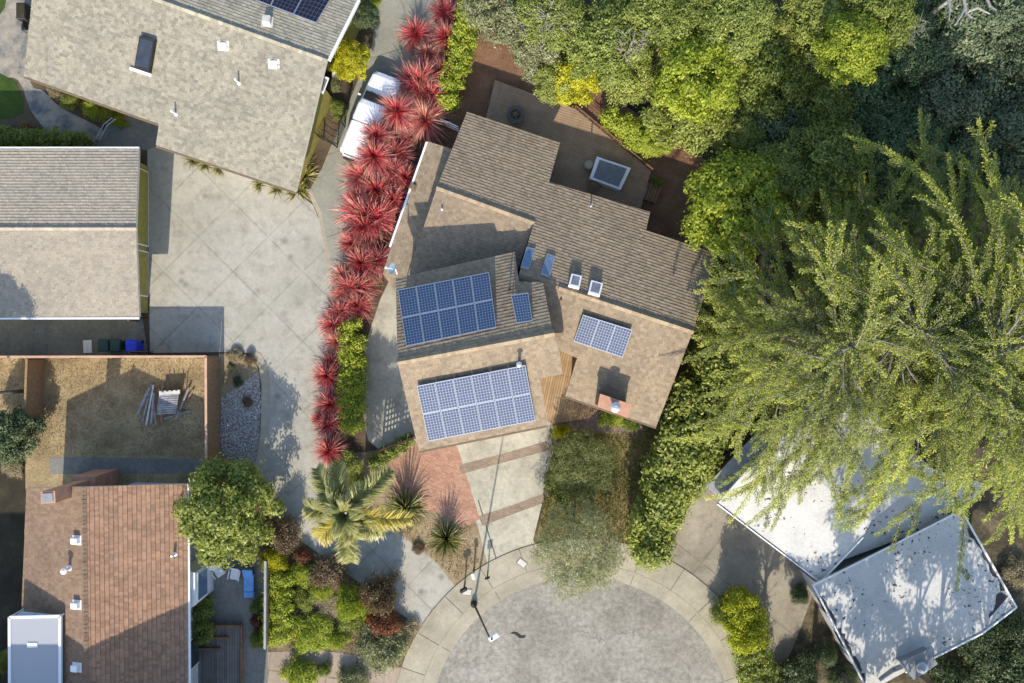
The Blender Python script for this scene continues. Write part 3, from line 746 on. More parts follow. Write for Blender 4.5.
# ================================================================ top-left house
ht = thing('house', 'house with grey beige shingle roof and dark skylight at the top left', 'house', P(200, 90))
plTS = Plane((24, 76, 2.9), (296, 173, 2.9), (327, 60, 4.7))
zt1, zt2 = plTS.hit(184, 9).z, plTS.hit(327, 60).z
plTN = Plane((184, 9, zt1), (327, 60, zt2), (380, -60, 3.0))
polyTS = [(24, 76), (159, 124), (156, 145), (296, 192), (327, 60), (184, 9), (36, -44), (30, 20)]
polyTN = [(36, -44), (184, 9), (327, 60), (357, 0), (378, -50), (235, -100), (70, -150)]
mb = MB(); roof(mb, plTS, polyTS, .17, .22, .02, .17, rs=21, jit=.02); roof(mb, plTN, polyTN, .17, .22, .02, .17, rs=22)
ridgecap(mb, plTS.hit(36, -44)+Vector((0, 0, .03)), plTS.hit(327, 60)+Vector((0, 0, .03)), .3, rs=4); mb.build('roof', [m_shT, m_fasw], ht)
mb = MB(); walls(mb, plTS, polyTS, .7); walls(mb, plTN, polyTN, .7); mb.build('wall', m_wallO, ht)
mb = MB(); gutter(mb, plTS.hit(24, 76)+Vector((0, -.07, -.05)), plTS.hit(159, 124)+Vector((0, -.07, -.05)), .05)
gutter(mb, plTS.hit(156, 145)+Vector((0, -.07, -.05)), plTS.hit(296, 192)+Vector((0, -.07, -.05)), .05); mb.build('gutter', m_fas, ht)
mb = MB(); gutter(mb, plTN.hit(327, 60)+Vector((.1, 0, -.06)), plTN.hit(357, 0)+Vector((.1, 0, -.06)), .07); mb.build('gutter', m_white, ht)
skylight(ht, plTS, [(139.5, 35), (154.5, 39.5), (149, 72), (134, 68)], .28, m_glass, m_dkmetal, .12)
sk = MB(); b0 = plTS.hit(131, 69); b1 = plTS.hit(152, 76); gutter(sk, b0+Vector((0, 0, .08)), b1+Vector((0, 0, .08)), .07); sk.build('skylight_flashing', m_white, ht)
pipe(ht, plTS, 176, 114, .6, .055, m_white); pipe(ht, plTS, 239, 83, .6, .055, m_white)
boxvent(ht, plTS, 223.5, 46, (.42, .36, .12), m_fasw, .3); boxvent(ht, plTS, 274, 64, (.42, .36, .12), m_fasw, .3); boxvent(ht, plTN, 267.5, 22, (.4, .45, .3), m_fasw, .3)
array(ht, plTN, [(253, -36), (345, -4), (329, 0.5), (316, 23)][:0] or [(252, -22), (341, -18), (316, 23), (248, -3)], 3, 1, .1, .1, m_pv3)
fp = footprint(plTS, polyTS, .7); i = edge_near(fp, 92, 100); a, b = along(fp, i, .55, .8); opening(ht, a, b, .9, 2.1, m_glass)
i = edge_near(fp, 226, 168); a, b = along(fp, i, .15, .85); opening(ht, a, b, .05, 2.3, m_white, 'garage_door')

mb = MB(); q = [P(318.5, 91, 3.2), P(323, 94, 3.2), P(329, 78, 3.3), P(324.5, 76, 3.3)]
mb.prism(q, [p-Vector((0, 0, .06)) for p in q]); aw = mb.build('window_awning', m_white, ht)
mb = MB(); cen = sum(q, Vector())/4; q = [cen+(p-cen)*.72+Vector((0, 0, .012)) for p in q]; mb.prism(q, [p-Vector((0, 0, .01)) for p in q]); mb.build('pane', m_skyl2, aw)
mb = MB(); q = [P(345, 22, 3.0), P(348, 24, 3.0), P(360, -3, 3.0), P(357, -5, 3.0)]; mb.prism(q, [p-Vector((0, 0, .06)) for p in q]); mb.build('window_awning', m_white, ht)

# ================================================================ left garage
hg = thing('garage', 'pale gable roofed garage with olive front at the left edge facing the concrete court', 'garage', P(60, 240))
plGN = Plane((0, 149, 2.7), (139, 149, 2.7), (70, 228, 3.55))
zg = plGN.hit(136, 228).z
plGS = Plane((0, 228, plGN.hit(0, 228).z), (136, 228, zg), (70, 317, 2.7))
polyGN = [(-120, 149), (139, 149), (136, 228), (-120, 228)]; polyGS = [(-120, 228), (136, 228), (139.5, 316.5), (-120, 317.5)]
mb = MB(); roof(mb, plGN, polyGN, .17, .2, .022, .15, rs=31); roof(mb, plGS, polyGS, .17, .2, .014, .15, rs=32); ridgecap(mb, plGN.hit(-120, 228)+Vector((0, 0, .03)), plGN.hit(136, 228)+Vector((0, 0, .03)), .28)
mb.build('roof', [m_shG, m_fasw], hg)
mb = MB(); XG = P(148, 0).x; walls(mb, plGN, polyGN, .3, xmax=XG); walls(mb, plGS, polyGS, .3, xmax=XG); mb.build('wall', m_wallO, hg)
mb = MB(); gutter(mb, plGS.hit(-120, 317.5)+Vector((0, -.07, -.05)), plGS.hit(139, 317)+Vector((0, -.07, -.05)), .05); mb.build('gutter', m_white, hg)
mb = MB(); gutter(mb, plGN.hit(-120, 149)+Vector((0, .07, -.05)), plGN.hit(139, 149)+Vector((0, .07, -.05)), .05); mb.build('gutter', m_white, hg)
fp = footprint(plGN, polyGN, .3); i = edge_near(fp, 137, 188); xg = XG
for y0, y1 in ((172, 247), (252, 297)):
    p0, p1 = P(0, y1, 0).y*1.0, P(0, y0, 0).y
    opening(hg, (xg, p0), (xg, p1), .02, 2.15, m_wallO, 'garage_door')

# ================================================================ lower-left house
hl = thing('house', 'low house with terracotta tile roof and white rooftop vents at the lower left', 'house', P(100, 590))
plLE = Plane((85, 487, 4.1), (87, 683, 4.1), (188, 590, 2.8))
plLW = Plane((85, 487, 4.1), (87, 683, 4.1), (22, 590, 2.9))
polyLE = [(84, 487), (187, 484), (188.5, 740), (87.5, 740)]; polyLW = [(84, 487), (87.5, 740), (14, 740), (22, 600), (26.5, 488)]
mb = MB(); roof(mb, plLE, polyLE, .22, .16, .03, .15, rs=41); mb.build('roof', [m_shL, m_fasw], hl)
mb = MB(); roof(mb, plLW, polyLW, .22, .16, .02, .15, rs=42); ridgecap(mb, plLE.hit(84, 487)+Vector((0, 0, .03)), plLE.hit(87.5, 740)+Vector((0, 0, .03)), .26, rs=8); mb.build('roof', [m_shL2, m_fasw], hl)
mb = MB(); walls(mb, plLE, polyLE, .55); walls(mb, plLW, polyLW, .55); mb.build('wall', m_wallL, hl)
mb = MB(); gutter(mb, plLE.hit(187, 484)+Vector((.07, 0, -.05)), plLE.hit(188.5, 740)+Vector((.07, 0, -.05)), .05); mb.build('gutter', m_white, hl)
ct = [P(40.5, 492, 5.2), P(55, 491, 5.2), P(55.5, 503, 5.2), P(41, 504, 5.2)][::-1]
mb = MB(); mb.prism(ct, [Vector((p.x, p.y, 0)) for p in ct]); mb.prism([Vector((p.x*1+(p.x-ct[0].x)*.0, p.y, 1.9)) for p in ct], [Vector((p.x, p.y, 1.89)) for p in ct])
mb.slab([(ct[0].x-.2, ct[0].y-.5), (ct[1].x+.35, ct[1].y-.5), (ct[1].x+.35, ct[2].y+.2), (ct[0].x-.2, ct[2].y+.2)], 0, 2.3)
ch = mb.build('chimney', m_terra, hl)
mb = MB(); cc = sum(ct, Vector())/4; q = [cc+(p-cc)*.72+Vector((0, 0, .05)) for p in ct]; mb.prism(q, [p-Vector((0, 0, .1)) for p in q]); mb.build('cap', m_grmetal, ch)
for x, y in ((77.5, 540), (77.5, 604.5), (77.5, 667)): boxvent(hl, plLW, x, y, (.34, .42, .28), m_white)
pipe(hl, plLW, 70, 568, .55, .09, m_white, True); pipe(hl, plLE, 175, 554, .45, .07, m_white)
x0 = max(p[0] for p in footprint(plLE, polyLE, .55))
bw = MB(); yA, yB = P(0, 556, 0).y, P(0, 596, 0).y
bw.slab([(x0-.02, yB-.2), (x0+.75, yB+.35), (x0+.75, yA-.2), (x0-.02, yA)], 0, 2.45); bo = bw.build('bay_window', m_white, hl)
opening(bo, (x0+.752, yB+.45), (x0+.752, yA-.3), .9, 2.2, m_skyl, 'window')
opening(hl, (x0, P(0, 660).y), (x0, P(0, 630).y), .05, 2.1, m_glass, 'window')
# patio cover of white frame and cloudy sheet over the west side
pc = thing('patio_cover', 'white framed patio cover with cloudy sheets against the terracotta house', 'patio cover', P(60, 640))
za = 4.0
fr = MB(); A = [P(10, 617, za), P(60.5, 616, za), P(60.5, 745, za), P(10.5, 745, za)]
for a, b in ((0, 1), (1, 2), (2, 3), (3, 0)): gutter(fr, A[a], A[b], .07)
for x in (23, 36, 48): gutter(fr, P(x, 617, za-.06), P(x, 745, za-.06), .03)
for y in (682,): gutter(fr, P(10, y, za-.06), P(60, y, za-.06), .03)
for p in A: fr.tube([(p.x, p.y, 0), (p.x, p.y, za)], .05)
fr.build('frame', m_white, pc)
sm, snt, sb = newmat('cloudy sheet'); sb.inputs['Base Color'].default_value = (.47, .48, .50, 1); sb.inputs['Roughness'].default_value = .35
tr = snt.nodes.new('ShaderNodeBsdfTranslucent'); tr.inputs[0].default_value = (.6, .62, .66, 1); mx = snt.nodes.new('ShaderNodeMixShader'); mx.inputs[0].default_value = .35
snt.links.new(sb.outputs[0], mx.inputs[1]); snt.links.new(tr.outputs[0], mx.inputs[2]); snt.links.new(mx.outputs[0], snt.nodes['Material Output'].inputs[0])
g = MB(); q = [P(11, 618, za+.02), P(59.5, 617.5, za+.02), P(59.5, 744, za+.02), P(11.5, 744, za+.02)]; g.prism(q[::-1], [p-Vector((0, 0, .03)) for p in q[::-1]]); g.build('sheet', sm, pc)
g = MB(); q = [P(22, 611.5, za-.05), P(60, 615, za-.05), P(60, 618, za), P(11, 618, za)]; g.prism(q[::-1], [p-Vector((0, 0, .03)) for p in q[::-1]]); g.build('sloped_sheet', glass_mat('blue grey sheet', (.3, .36, .4), .2), pc)
g = MB(); q = [P(27, 643, za+.06), P(37, 643, za+.06), P(37.5, 647.5, za+.06), P(27, 648, za+.06)]; g.prism(q[::-1], [p-Vector((0, 0, .05)) for p in q[::-1]]); g.build('clip_plate', m_white, pc)
# tall neighbour just below the picture, which shades the terracotta roof and patio
hn = thing('house', 'tall plain house standing just below the lower left edge of the picture', 'house', P(110, 800))
nb = MB(); y1 = P(0, 727).y; xa, xb = P(-60, 700).x, P(252, 700).x; nb.slab([(xa, y1-7), (xb, y1-7), (xb, y1), (xa, y1)], 0, 8.2); nb.build('wall', m_wallW, hn)
nb = MB(); nb.prism([(xa-.3, y1-7.3, 8.35), (xb+.3, y1-7.3, 8.35), (xb+.3, y1+.05, 8.35), (xa-.3, y1+.05, 8.35)], [(xa-.3, y1-7.3, 8.203), (xb+.3, y1-7.3, 8.203), (xb+.3, y1+.05, 8.203), (xa-.3, y1+.05, 8.203)])
nb.build('roof', m_shG, hn)

# ================================================================ white roofed house
hw = thing('house', 'house with peeling white coated roofs under the spreading cypress at the lower right', 'house', P(880, 560))
plW1 = Plane((717, 504, 2.9), (820, 582, 2.9), (770, 444, 3.5))
z1, z2 = plW1.hit(770, 444).z, plW1.hit(870, 520).z
plW2 = Plane((770, 444, z1), (870, 520, z2), (830, 400, 2.9))
plF = Plane((813, 585, 3.25), (964, 513, 3.35), (870, 690, 3.25))
plC = Plane((842, 562, 2.7), (960, 490, 2.75), (900, 480, 2.7))
plD = Plane((712, 490, 2.2), (768, 432, 2.3), (740, 470, 2.3))
pW1 = [(717, 504), (770, 444), (871, 521), (863, 537), (820, 582)]; pW2 = [(770, 444), (871, 521), (935, 470), (838, 392)]
pF = [(813, 585), (934, 525), (961, 510), (1016, 607), (982, 633), (905, 672), (868, 692)]
pC = [(838, 562), (863, 536), (872, 520), (935, 470), (990, 485), (960, 512), (934, 526)]
pD = [(706, 486), (765, 425), (772, 446), (722, 500)]
mb = MB()
for pl, p in ((plW1, pW1), (plW2, pW2), (plF, pF), (plC, pC)): flatroof(mb, pl, p, .16)
mb.build('roof', [m_wr, m_white], hw)
mb = MB(); flatroof(mb, plD, pD, .14); mb.build('carport_roof', [plain('grey roofing', (.30, .31, .33), .8), m_white], hw)
mb = MB()
for pl, p in ((plW1, pW1), (plW2, pW2), (plF, pF), (plC, pC)): walls(mb, pl, p, .4)
mb.build('wall', m_wallW, hw)
def fascia(pl, pts, m, nm, t=.035, h=.04):
    mb = MB()
    for a, b in zip(pts, pts[1:]): gutter(mb, pl.hit(*a)+Vector((0, 0, h)), pl.hit(*b)+Vector((0, 0, h)), t)
    mb.build(nm, m, hw)
fascia(plW1, [(717, 504), (820, 582), (863, 537)], m_white, 'roof_edge'); fascia(plF, [(868, 692), (813, 585), (961, 510), (1016, 607), (982, 633), (905, 672)], m_white, 'roof_edge')
m_worn = plain('worn black membrane', (.045, .042, .042), .85)
def worn(pl, a, b, n, wd, seed):
    """ragged dark strip of membrane along a roof edge"""
    mb = MB(); rg = random.Random(seed); A, B = pl.hit(*a), pl.hit(*b); d = (B-A).normalized(); s = Vector((-d.y, d.x, 0)); Ln = (B-A).length
    e = [.07]+[wd*rg.uniform(.3, 1.6) for _ in range(n-1)]+[.07]; up = Vector((0, 0, .012)); st = [0]+sorted(rg.uniform(0, 1) for _ in range(n-1))+[1]
    top = [A+d*Ln*t+s*w+up for t, w in zip(st, e)]
    mb.face([A+up+s*.06, B+up+s*.06]+top[::-1]); mb.build('worn_membrane', m_worn, hw)
worn(plF, (1006, 590), (966, 519), 22, .2, 2); worn(plF, (819, 596), (864, 682), 26, .2, 3); worn(plF, (990, 619), (1009, 597), 9, .4, 4); worn(plW1, (722, 508), (800, 567), 18, .08, 5)
mb = MB(); q = [P(900, 662, 3.7), P(928, 649.5, 3.7), P(938, 664, 3.7), P(914, 680, 3.7)][::-1]; mb.prism(q, [p-Vector((0, 0, .5)) for p in q]); ac = mb.build('rooftop_unit', m_grmetal, hw)
mb = MB(); mb.lathe(P(921, 667, 3.7), [(.32, -.02), (.32, .12), (.28, .2), (.12, .26)], n=20); mb.build('fan_hood', m_steel, ac)
mb = MB(); mb.tube([P(880, 681, 3.32), P(893, 672, 3.35), P(903, 668, 3.36)], .06); mb.build('conduit', m_grmetal, hw)
fp = footprint(plF, pF, .4); i = edge_near(fp, 840, 636)
for t in (.2, .6): a, b = along(fp, i, t, t+.22); opening(hw, a, b, .9, 2.2, m_glass)
fp = footprint(plW1, pW1, .4); i = edge_near(fp, 768, 543); a, b = along(fp, i, .2, .7); opening(hw, a, b, .05, 2.2, m_fasw, 'garage_door')
# ================================================================ fences, gates, deck
def fence(name, label, cat, tops, h, m, cap=None, board=.14, gap=.0, th=.03, post=2.4, postm=None, group=None, rails=False):
    W = [P(x, y, h) for x, y in tops]; t = thing(name, label, cat, (W[0].x, W[0].y, 0), group)
    rg = random.Random(len(label)); bm_, cm, pts = MB(), MB(), []
    for a, b in zip(W, W[1:]):
        d = (b-a); L = d.length; d.normalize(); n = Vector((-d.y, d.x, 0)); rz = math.atan2(d.y, d.x); k = max(1, int(L/(board+gap)))
        for i in range(k):
            c = a+d*(i+.5)*(L/k); hh = h-.03-rg.random()*.03
            bm_.box((c.x+n.x*rg.uniform(0, .01), c.y+n.y*rg.uniform(0, .01), hh/2), (L/k-.006-gap, th*.8, hh), rot=rz)
        if cap: c = (a+b)/2; cm.box((c.x, c.y, h+.025), (L+.12, .13, .045), rot=rz)
        for i in range(int(L/post)+1): c = a+d*min(L, i*post)-n*.07; pts.append((c, rz))
        if rails:
            for z in (.3, h-.25):
                c = (a+b)/2-n*.045; bm_.box((c.x, c.y, z), (L, .05, .09), rot=rz)
    bm_.build('boards', m, t)
    if cap: cm.build('cap', cap, t)
    for c, rz in pts:
        p = MB(); p.box((c.x, c.y, h/2), (.1, .09, h-.02), rot=rz); p.build('post', postm or m, t)
    return t
fence('wooden_fence', 'long wooden fence with pale cap between the garage side yard and the dry yard', 'fence', [(-60, 357), (205.5, 356.5)], 1.85, m_woodf, m_cap)
fence('wooden_fence', 'wooden fence with reddish cap along the gravel side of the dry yard', 'fence', [(206, 357.5), (206.5, 484)], 1.85, m_woodf, m_cap)
fence('wooden_fence', 'short weathered inner fence on the left side of the dry yard', 'fence', [(27, 360), (24.5, 425)], 1.5, m_woodf, m_woodf)
fence('patio_fence', 'narrow fence with grey cap between the shaded patio and the garden hedge', 'fence', [(265.5, 562), (265, 648)], 1.7, m_woodf, m_grmetal)
fence('side_gate', 'dark slatted wooden gate beside the olive garage', 'gate', [(128, 319), (139, 319.5)], 1.1, m_wood)
fence('side_gate', 'dark slatted wooden gate next to the blue lidded bin', 'gate', [(129, 351.5), (141, 352)], 1.4, m_wood)
# lattice screen beside the garage block
lt = thing('lattice_screen', 'wooden lattice screen casting a grid shadow beside the garage wall', 'lattice', P(385, 445))
a, b = P(383, 448, 0), P(420, 434, 0); d = (b-a).normalized(); L = (b-a).length; lm = MB()
for i in range(13): c = a+d*L*i/12; lm.box((c.x, c.y, 1.0), (.085, .02, 1.9), rot=math.atan2(d.y, d.x))
for i in range(9): c = (a+b)/2; lm.box((c.x-d.y*.02, c.y+d.x*.02, .12+i*.225), (L, .02, .085), rot=math.atan2(d.y, d.x))
lm.build('lattice', m_wood, lt); pm = MB()
for p in (a, b):
    pm = MB(); pm.box((p.x-d.y*.06, p.y+d.x*.06, 1.02), (.1, .1, 2.04), rot=math.atan2(d.y, d.x)); pm.build('post', m_wood, lt)
# back deck
dk = thing('deck', 'brown boarded back deck with a hot tub behind the tan house', 'deck', P(580, 150))
q = PX([(495, 80), (575, 108.5), (651, 171), (637, 222), (545, 200), (483, 130)], .5); mb = MB(); mb.slab([(p.x, p.y) for p in q], .35, .5); mb.build('boards', m_deck, dk)
mb = MB(); q = [(p.x, p.y) for p in q]; mb.slab(inset(q, .08), 0.0, .34); mb.build('skirt', m_wood, dk)
dr = MB(); a, b = P(575, 108.5, .5), P(651, 171, .5)
d = (b-a).normalized(); c = (a+b)/2; dr.box((c.x, c.y, 1.02), ((b-a).length, .05, .04), rot=math.atan2(d.y, d.x))
for i in range(7): p = a+(b-a)*i/6; dr.box((p.x, p.y, .75), (.05, .05, .5), rot=math.atan2(d.y, d.x))
for z in (.65, .78, .9): dr.box((c.x, c.y, z), ((b-a).length, .012, .012), rot=math.atan2(d.y, d.x))
dr.build('railing', m_wood, dk)
# entry deck
ed = thing('deck', 'tan boarded entry deck between the garage block and the brick chimney', 'deck', P(565, 385))
q = PX([(538, 374), (560, 350), (582, 352), (572, 392), (602, 405), (590, 418), (553, 424), (545, 420)], .25); mb = MB(); mb.slab([(p.x, p.y) for p in q], 0, .25); mb.build('boards', m_deck2, ed)
# patio deck
pd = thing('deck', 'grey boarded stepped deck in the shade beside the terracotta house', 'deck', P(215, 650))
q = PX([(196, 624), (240, 624), (240, 720), (196, 720)], .3); mb = MB(); mb.slab([(p.x, p.y) for p in q], 0, .3); mb.build('boards', m_deck3, pd)
for x0, x1, y in ((197, 241, 625), (196, 229, 637), (196, 221, 648)):
    mb = MB(); a, b = P(x0, y, .3), P(x1, y, .3); mb.box(((a.x+b.x)/2, a.y, .40), (b.x-a.x, .12, .2)); mb.build('step', m_wood, pd)
mb = MB(); a = P(240, 624, .3); b = P(240, 720, .3); mb.box((a.x+.1, (a.y+b.y)/2, .33), (.12, a.y-b.y, .1)); mb.build('edge_board', m_wood, pd)
# white gate by the red plants
wg = thing('garden_gate', 'small white metal gate between the red flax row and the tan house', 'gate', P(449, 121))
a, b = P(440, 119, 1.0), P(458, 127, 1.0); mb = MB()
for z in (.15, .6, 1.05): mb.tube([(a.x, a.y, z), (b.x, b.y, z)], .03)
for i in range(9): p = a+(b-a)*i/8; mb.tube([(p.x, p.y, .1), (p.x, p.y, 1.12)], .018, n=6)
mb.tube([(a.x, a.y, .3), ((a.x+b.x)/2, (a.y+b.y)/2+.25, .32), (b.x, b.y, .3)], .02); mb.build('bars', m_white, wg)
# wire fence on the left of the upper drive
wf = thing('wire_fence', 'sagging dark wire fence between the olive house wall and the upper drive', 'fence', P(335, 140))
W = [P(x, y, 1.0) for x, y in ((348, 84), (344, 104), (341, 122), (333, 143), (319, 135), (311, 131))]; mb = MB()
for a, b in zip(W, W[1:]):
    for z in (.15, .4, .65, .9, 1.05): mb.tube([(a.x, a.y, z), ((a.x+b.x)/2, (a.y+b.y)/2, z-.06), (b.x, b.y, z)], .012, n=5)
    for i in range(9): p = a+(b-a)*i/9; mb.tube([(p.x, p.y, .05), (p.x, p.y, 1.05)], .009, n=4)
mb.build('mesh', m_dkmetal, wf)
for p in W: mb = MB(); mb.tube([(p.x, p.y, 0), (p.x, p.y, 1.15)], .035); mb.build('post', m_dkmetal, wf)
# handrail between the upper left roofs
hr = thing('handrail', 'bent metal handrail beside the shaded path between the upper left roofs', 'handrail', P(105, 130)); mb = MB()
for o in (0, 3.5): mb.tube([P(96+o, 140+o*.3, .0), P(96+o, 139+o*.3, .9), P(104+o, 124+o*.3, 1.0), P(112+o, 118+o*.3, 1.0), P(113+o, 118.5+o*.3, 0)], .03)
mb.build('rail', m_grmetal, hr)

# ================================================================ street furniture
sp = thing('street_lamp', 'slim dark street lamp leaning over the edge of the cul-de-sac', 'street lamp', P(474, 604, .08))
mb = MB(); b0, t0 = P(474, 604, .08), P(490.2, 639, 6.9); mid = b0+(t0-b0)*.5
mb.lathe(b0, [(.2, 0), (.2, .05), (.13, .3), (.11, .32)], n=14); mb.tube([b0, mid, t0], [.07, .055, .035], n=10); po = mb.build('pole', m_dkmetal, sp)
d = Vector((t0.x-b0.x, t0.y-b0.y, 0)).normalized(); rz = math.atan2(d.y, d.x); lh = MB()
lh.box(t0+d*.22+Vector((0, 0, .05)), (.55, .26, .12), rot=rz, bev=.05); lh.build('lamp_head', m_white, sp)
mb = MB(); mb.box(t0+d*.24+Vector((0, 0, -.03)), (.36, .2, .05), rot=rz, bev=.02); mb.build('lens', m_skyl2, sp)
mb = MB(); mb.tube([t0+d*.1+Vector((0, 0, .1)), t0+d*.1+Vector((0, 0, .2))], .05); mb.build('light_sensor', m_black, sp)
mbx = thing('mailbox', 'dark mailbox on a post at the corner of the sandy bed', 'mailbox', P(465, 583))
p = P(465, 583); mb = MB(); mb.box((p.x, p.y, .55), (.09, .09, 1.1)); mb.build('post', m_wood, mbx)
mb = MB(); mb.box((p.x, p.y, 1.22), (.46, .22, .2), rot=.5, bev=.06); mb.box((p.x, p.y, 1.10), (.4, .2, .03), rot=.5); mb.build('box', m_dkmetal, mbx)
mbx = thing('mailbox', 'mailbox with pale top between the street lamp and the spiky plant', 'mailbox', P(474, 570))
p = P(474, 570); mb = MB(); mb.box((p.x, p.y, .5), (.1, .1, 1.0)); mb.build('post', plain('green post', (.07, .1, .05), .8), mbx)
mb = MB(); mb.box((p.x+.02, p.y, 1.08), (.2, .4, .2), rot=.2, bev=.06); mb.build('box', m_white, mbx)
sg = thing('sign_post', 'short post with a small board beside the front driveway', 'sign post', P(488, 571))
p = P(488, 571); mb = MB(); mb.box((p.x, p.y, .6), (.07, .07, 1.2)); mb.build('post', m_dkmetal, sg)
mb = MB(); mb.box((p.x, p.y-.05, 1.1), (.3, .03, .36), rot=.3, bev=.01); mb.build('board', m_dkmetal, sg)
m_lid = plain('pale concrete lid', (.5, .48, .43), .8)
for x, y, r, lab in ((467, 592, .8, 'pale utility cover in the sidewalk beside the corner mailbox'), (522, 563, .25, 'pale utility cover at the street end of the front driveway')):
    u = thing('utility_cover', lab, 'utility cover', P(x, y, .062)); p = P(x, y, .06)
    mb = MB(); mb.box((p.x, p.y, .068), (.5, .32, .02), rot=r+math.pi/2*.0-.9, bev=.008); mb.build('lid', m_lid, u)
    mb = MB(); mb.box((p.x, p.y, .064), (.58, .4, .014), rot=r-.9); mb.build('rim', m_court2, u)
# hot tub and deck things
q = PX([(597, 156.5), (631, 168), (620.5, 190), (589.5, 178.5)], 1.05)[::-1]; ht_ = thing('hot_tub', 'square hot tub with white rim and grey cover on the back deck', 'hot tub', (q[0].x, q[0].y, .5))
cen = sum(q, Vector())/4; mb = MB(); mb.prism(q, [Vector((p.x, p.y, .503)) for p in q]); mb.build('shell', m_white, ht_)
qi = [cen+(p-cen)*.80+Vector((0, 0, .06)) for p in q]; mb = MB(); mb.prism(qi, [p-Vector((0, 0, .1)) for p in qi]); co = mb.build('cover', plain('grey vinyl cover', (.15, .16, .165), .8), ht_)
mb = MB(); a, b = (qi[0]+qi[1])/2, (qi[2]+qi[3])/2; mb.tube([a+Vector((0, 0, .005)), b+Vector((0, 0, .005))], .012); mb.build('seam', m_grmetal, co)
ft = thing('fire_bowl', 'round dark fire bowl with a wide rim on the shaded deck', 'fire bowl', P(515.5, 117, .5)); p = P(515.5, 117, .5)
mb = MB(); mb.lathe(p, [(.3, .003), (.34, .25), (.42, .42), (.52, .44), (.52, .5), (.3, .48), (.26, .36), (.05, .34)], n=28); mb.build('bowl', plain('brown grey metal', (.10, .085, .07), .8), ft)
mb = MB()
for k in range(5): a = k*1.257; mb.tube([p+Vector((.2*math.cos(a), .2*math.sin(a), .4)), p+Vector((-.05*math.cos(a+1), -.05*math.sin(a+1), .5))], .05, n=6)
mb.build('logs', m_wood, ft)
p = P(588, 166.5, .5); o = thing('stool', 'round beige stool on the deck beside the hot tub', 'stool', p)
mb = MB(); mb.lathe(p, [(.22, .003), (.27, .1), (.27, .42), (.22, .48), (.05, .5)], n=20); mb.build('seat', plain('beige fabric', (.30, .25, .17), .9), o)
p = P(592.5, 187, .5); o = thing('plant_pot', 'dark round plant pot near the hot tub against the house', 'plant pot', p)
mb = MB(); mb.lathe(p, [(.2, .003), (.3, .4), (.32, .42), (.28, .42), (.26, .36), (.04, .37)], n=20); mb.build('pot', m_wood, o)
o = thing('bench', 'dark slatted wooden bench in the shade beyond the end of the deck', 'bench', P(649, 197)); a = P(649, 197, 0); s = MB()
for i in range(6): s.box((a.x-.42+i*.165, a.y+.18-i*.0+(-.42+i*.165)*-.34, .45), (.14, 1.0, .04), rot=-.33)
s.build('seat', m_wood, o)
for i, j in ((-.4, .3), (.35, .05), (-.3, -.3), (.2, -.5)): s = MB(); s.box((a.x+i, a.y+j+.1, .215), (.08, .08, .43), rot=-.33); s.build('leg', m_wood, o)
# wheelie bins
def bin_(x, y, body, lid, lab):
    p = P(x, y, 0); o = thing('wheelie_bin', lab, 'bin', p, 'wheelie bins in the side yard')
    mb = MB(); r = lambda w, d, z, dy=0: [(p.x-w/2, p.y-d/2+dy, z), (p.x+w/2, p.y-d/2+dy, z), (p.x+w/2, p.y+d/2+dy, z), (p.x-w/2, p.y+d/2+dy, z)]
    mb.prism(r(.56, .6, .98), r(.44, .46, .08)); mb.build('body', body, o)
    mb = MB(); mb.prism(r(.56, .6, 1.05), r(.62, .7, .985)); mb.box((p.x, p.y+.36, 1.0), (.46, .04, .05)); mb.build('lid', lid, o)
    for sx in (-.2, .2): mb = MB(); mb.tube([(p.x+sx-.03, p.y+.24, .11), (p.x+sx+.03, p.y+.24, .11)], .11, n=14); mb.build('wheel', m_black, o)
gb = plain('dark green plastic', (.025, .055, .04), .5); bb = plain('blue plastic', (.035, .05, .5), .45)
bin_(113, 345.5, gb, gb, 'dark green wheelie bin farther from the blue lidded bin'); bin_(124.5, 345.5, gb, gb, 'dark green wheelie bin in the middle of the three bins'); bin_(140, 346, bb, bb, 'bright blue wheelie bin beside the dark gate')
p = P(88, 346.5); o = thing('board', 'pale flat board lying on the concrete of the garage side yard', 'board', p); mb = MB(); mb.box((p.x, p.y, .04), (.5, .75, .05), rot=.05, bev=.01); mb.build('sheet', m_white, o)
# lumber heap
lw = plain('grey timber', (.27, .265, .27), .85, var=.25); lw2 = plain('brown timber', (.27, .17, .12), .85, var=.25)
rg = random.Random(4); m_tp = plain('weathered white board', (.5, .49, .46), .8, var=.2)
for i, (x, y, L, a, m, lab) in enumerate(((146, 403, 2.2, 1.35, lw, 'grey timber plank at the left outside of the lumber heap'), (149.5, 405, 2.4, 1.42, m_tp, 'white painted plank leaning in the lumber heap'), (153, 408, 1.8, 1.5, lw, 'short grey plank lying low in the lumber heap'),
      (157, 402, 2.3, 1.33, lw2, 'brown plank in the middle of the lumber heap'), (160, 405, 2.0, 1.7, lw2, 'brown plank crossing behind the pallet table'), (183, 403, 1.9, 1.2, lw, 'grey plank at the right outside of the lumber heap'), (186, 400, 1.4, 1.05, lw2, 'short brown plank leaning right of the pallet table'), (143, 401, 1.7, 1.15, lw, 'narrow grey plank splayed at the left end of the lumber heap'), (155, 412, 1.5, 1.75, lw2, 'brown offcut lying below the lumber heap'), (176, 415, 1.6, .3, lw, 'grey plank lying across in front of the pallet table'))):
    p = P(x, y, .3); o = thing('timber_plank', lab, 'plank', (p.x, p.y, 0), 'planks heaped in the dry yard'); mb = MB()
    M = Matrix.Translation((p.x, p.y, .16+.1*(i % 3))) @ Matrix.Rotation(a, 4, 'Z') @ Matrix.Rotation(rg.uniform(.03, .12), 4, 'Y'); mb.box((0, 0, 0), (L, rg.uniform(.09, .17), .045), M=M, bev=.008); mb.build('board', m, o)
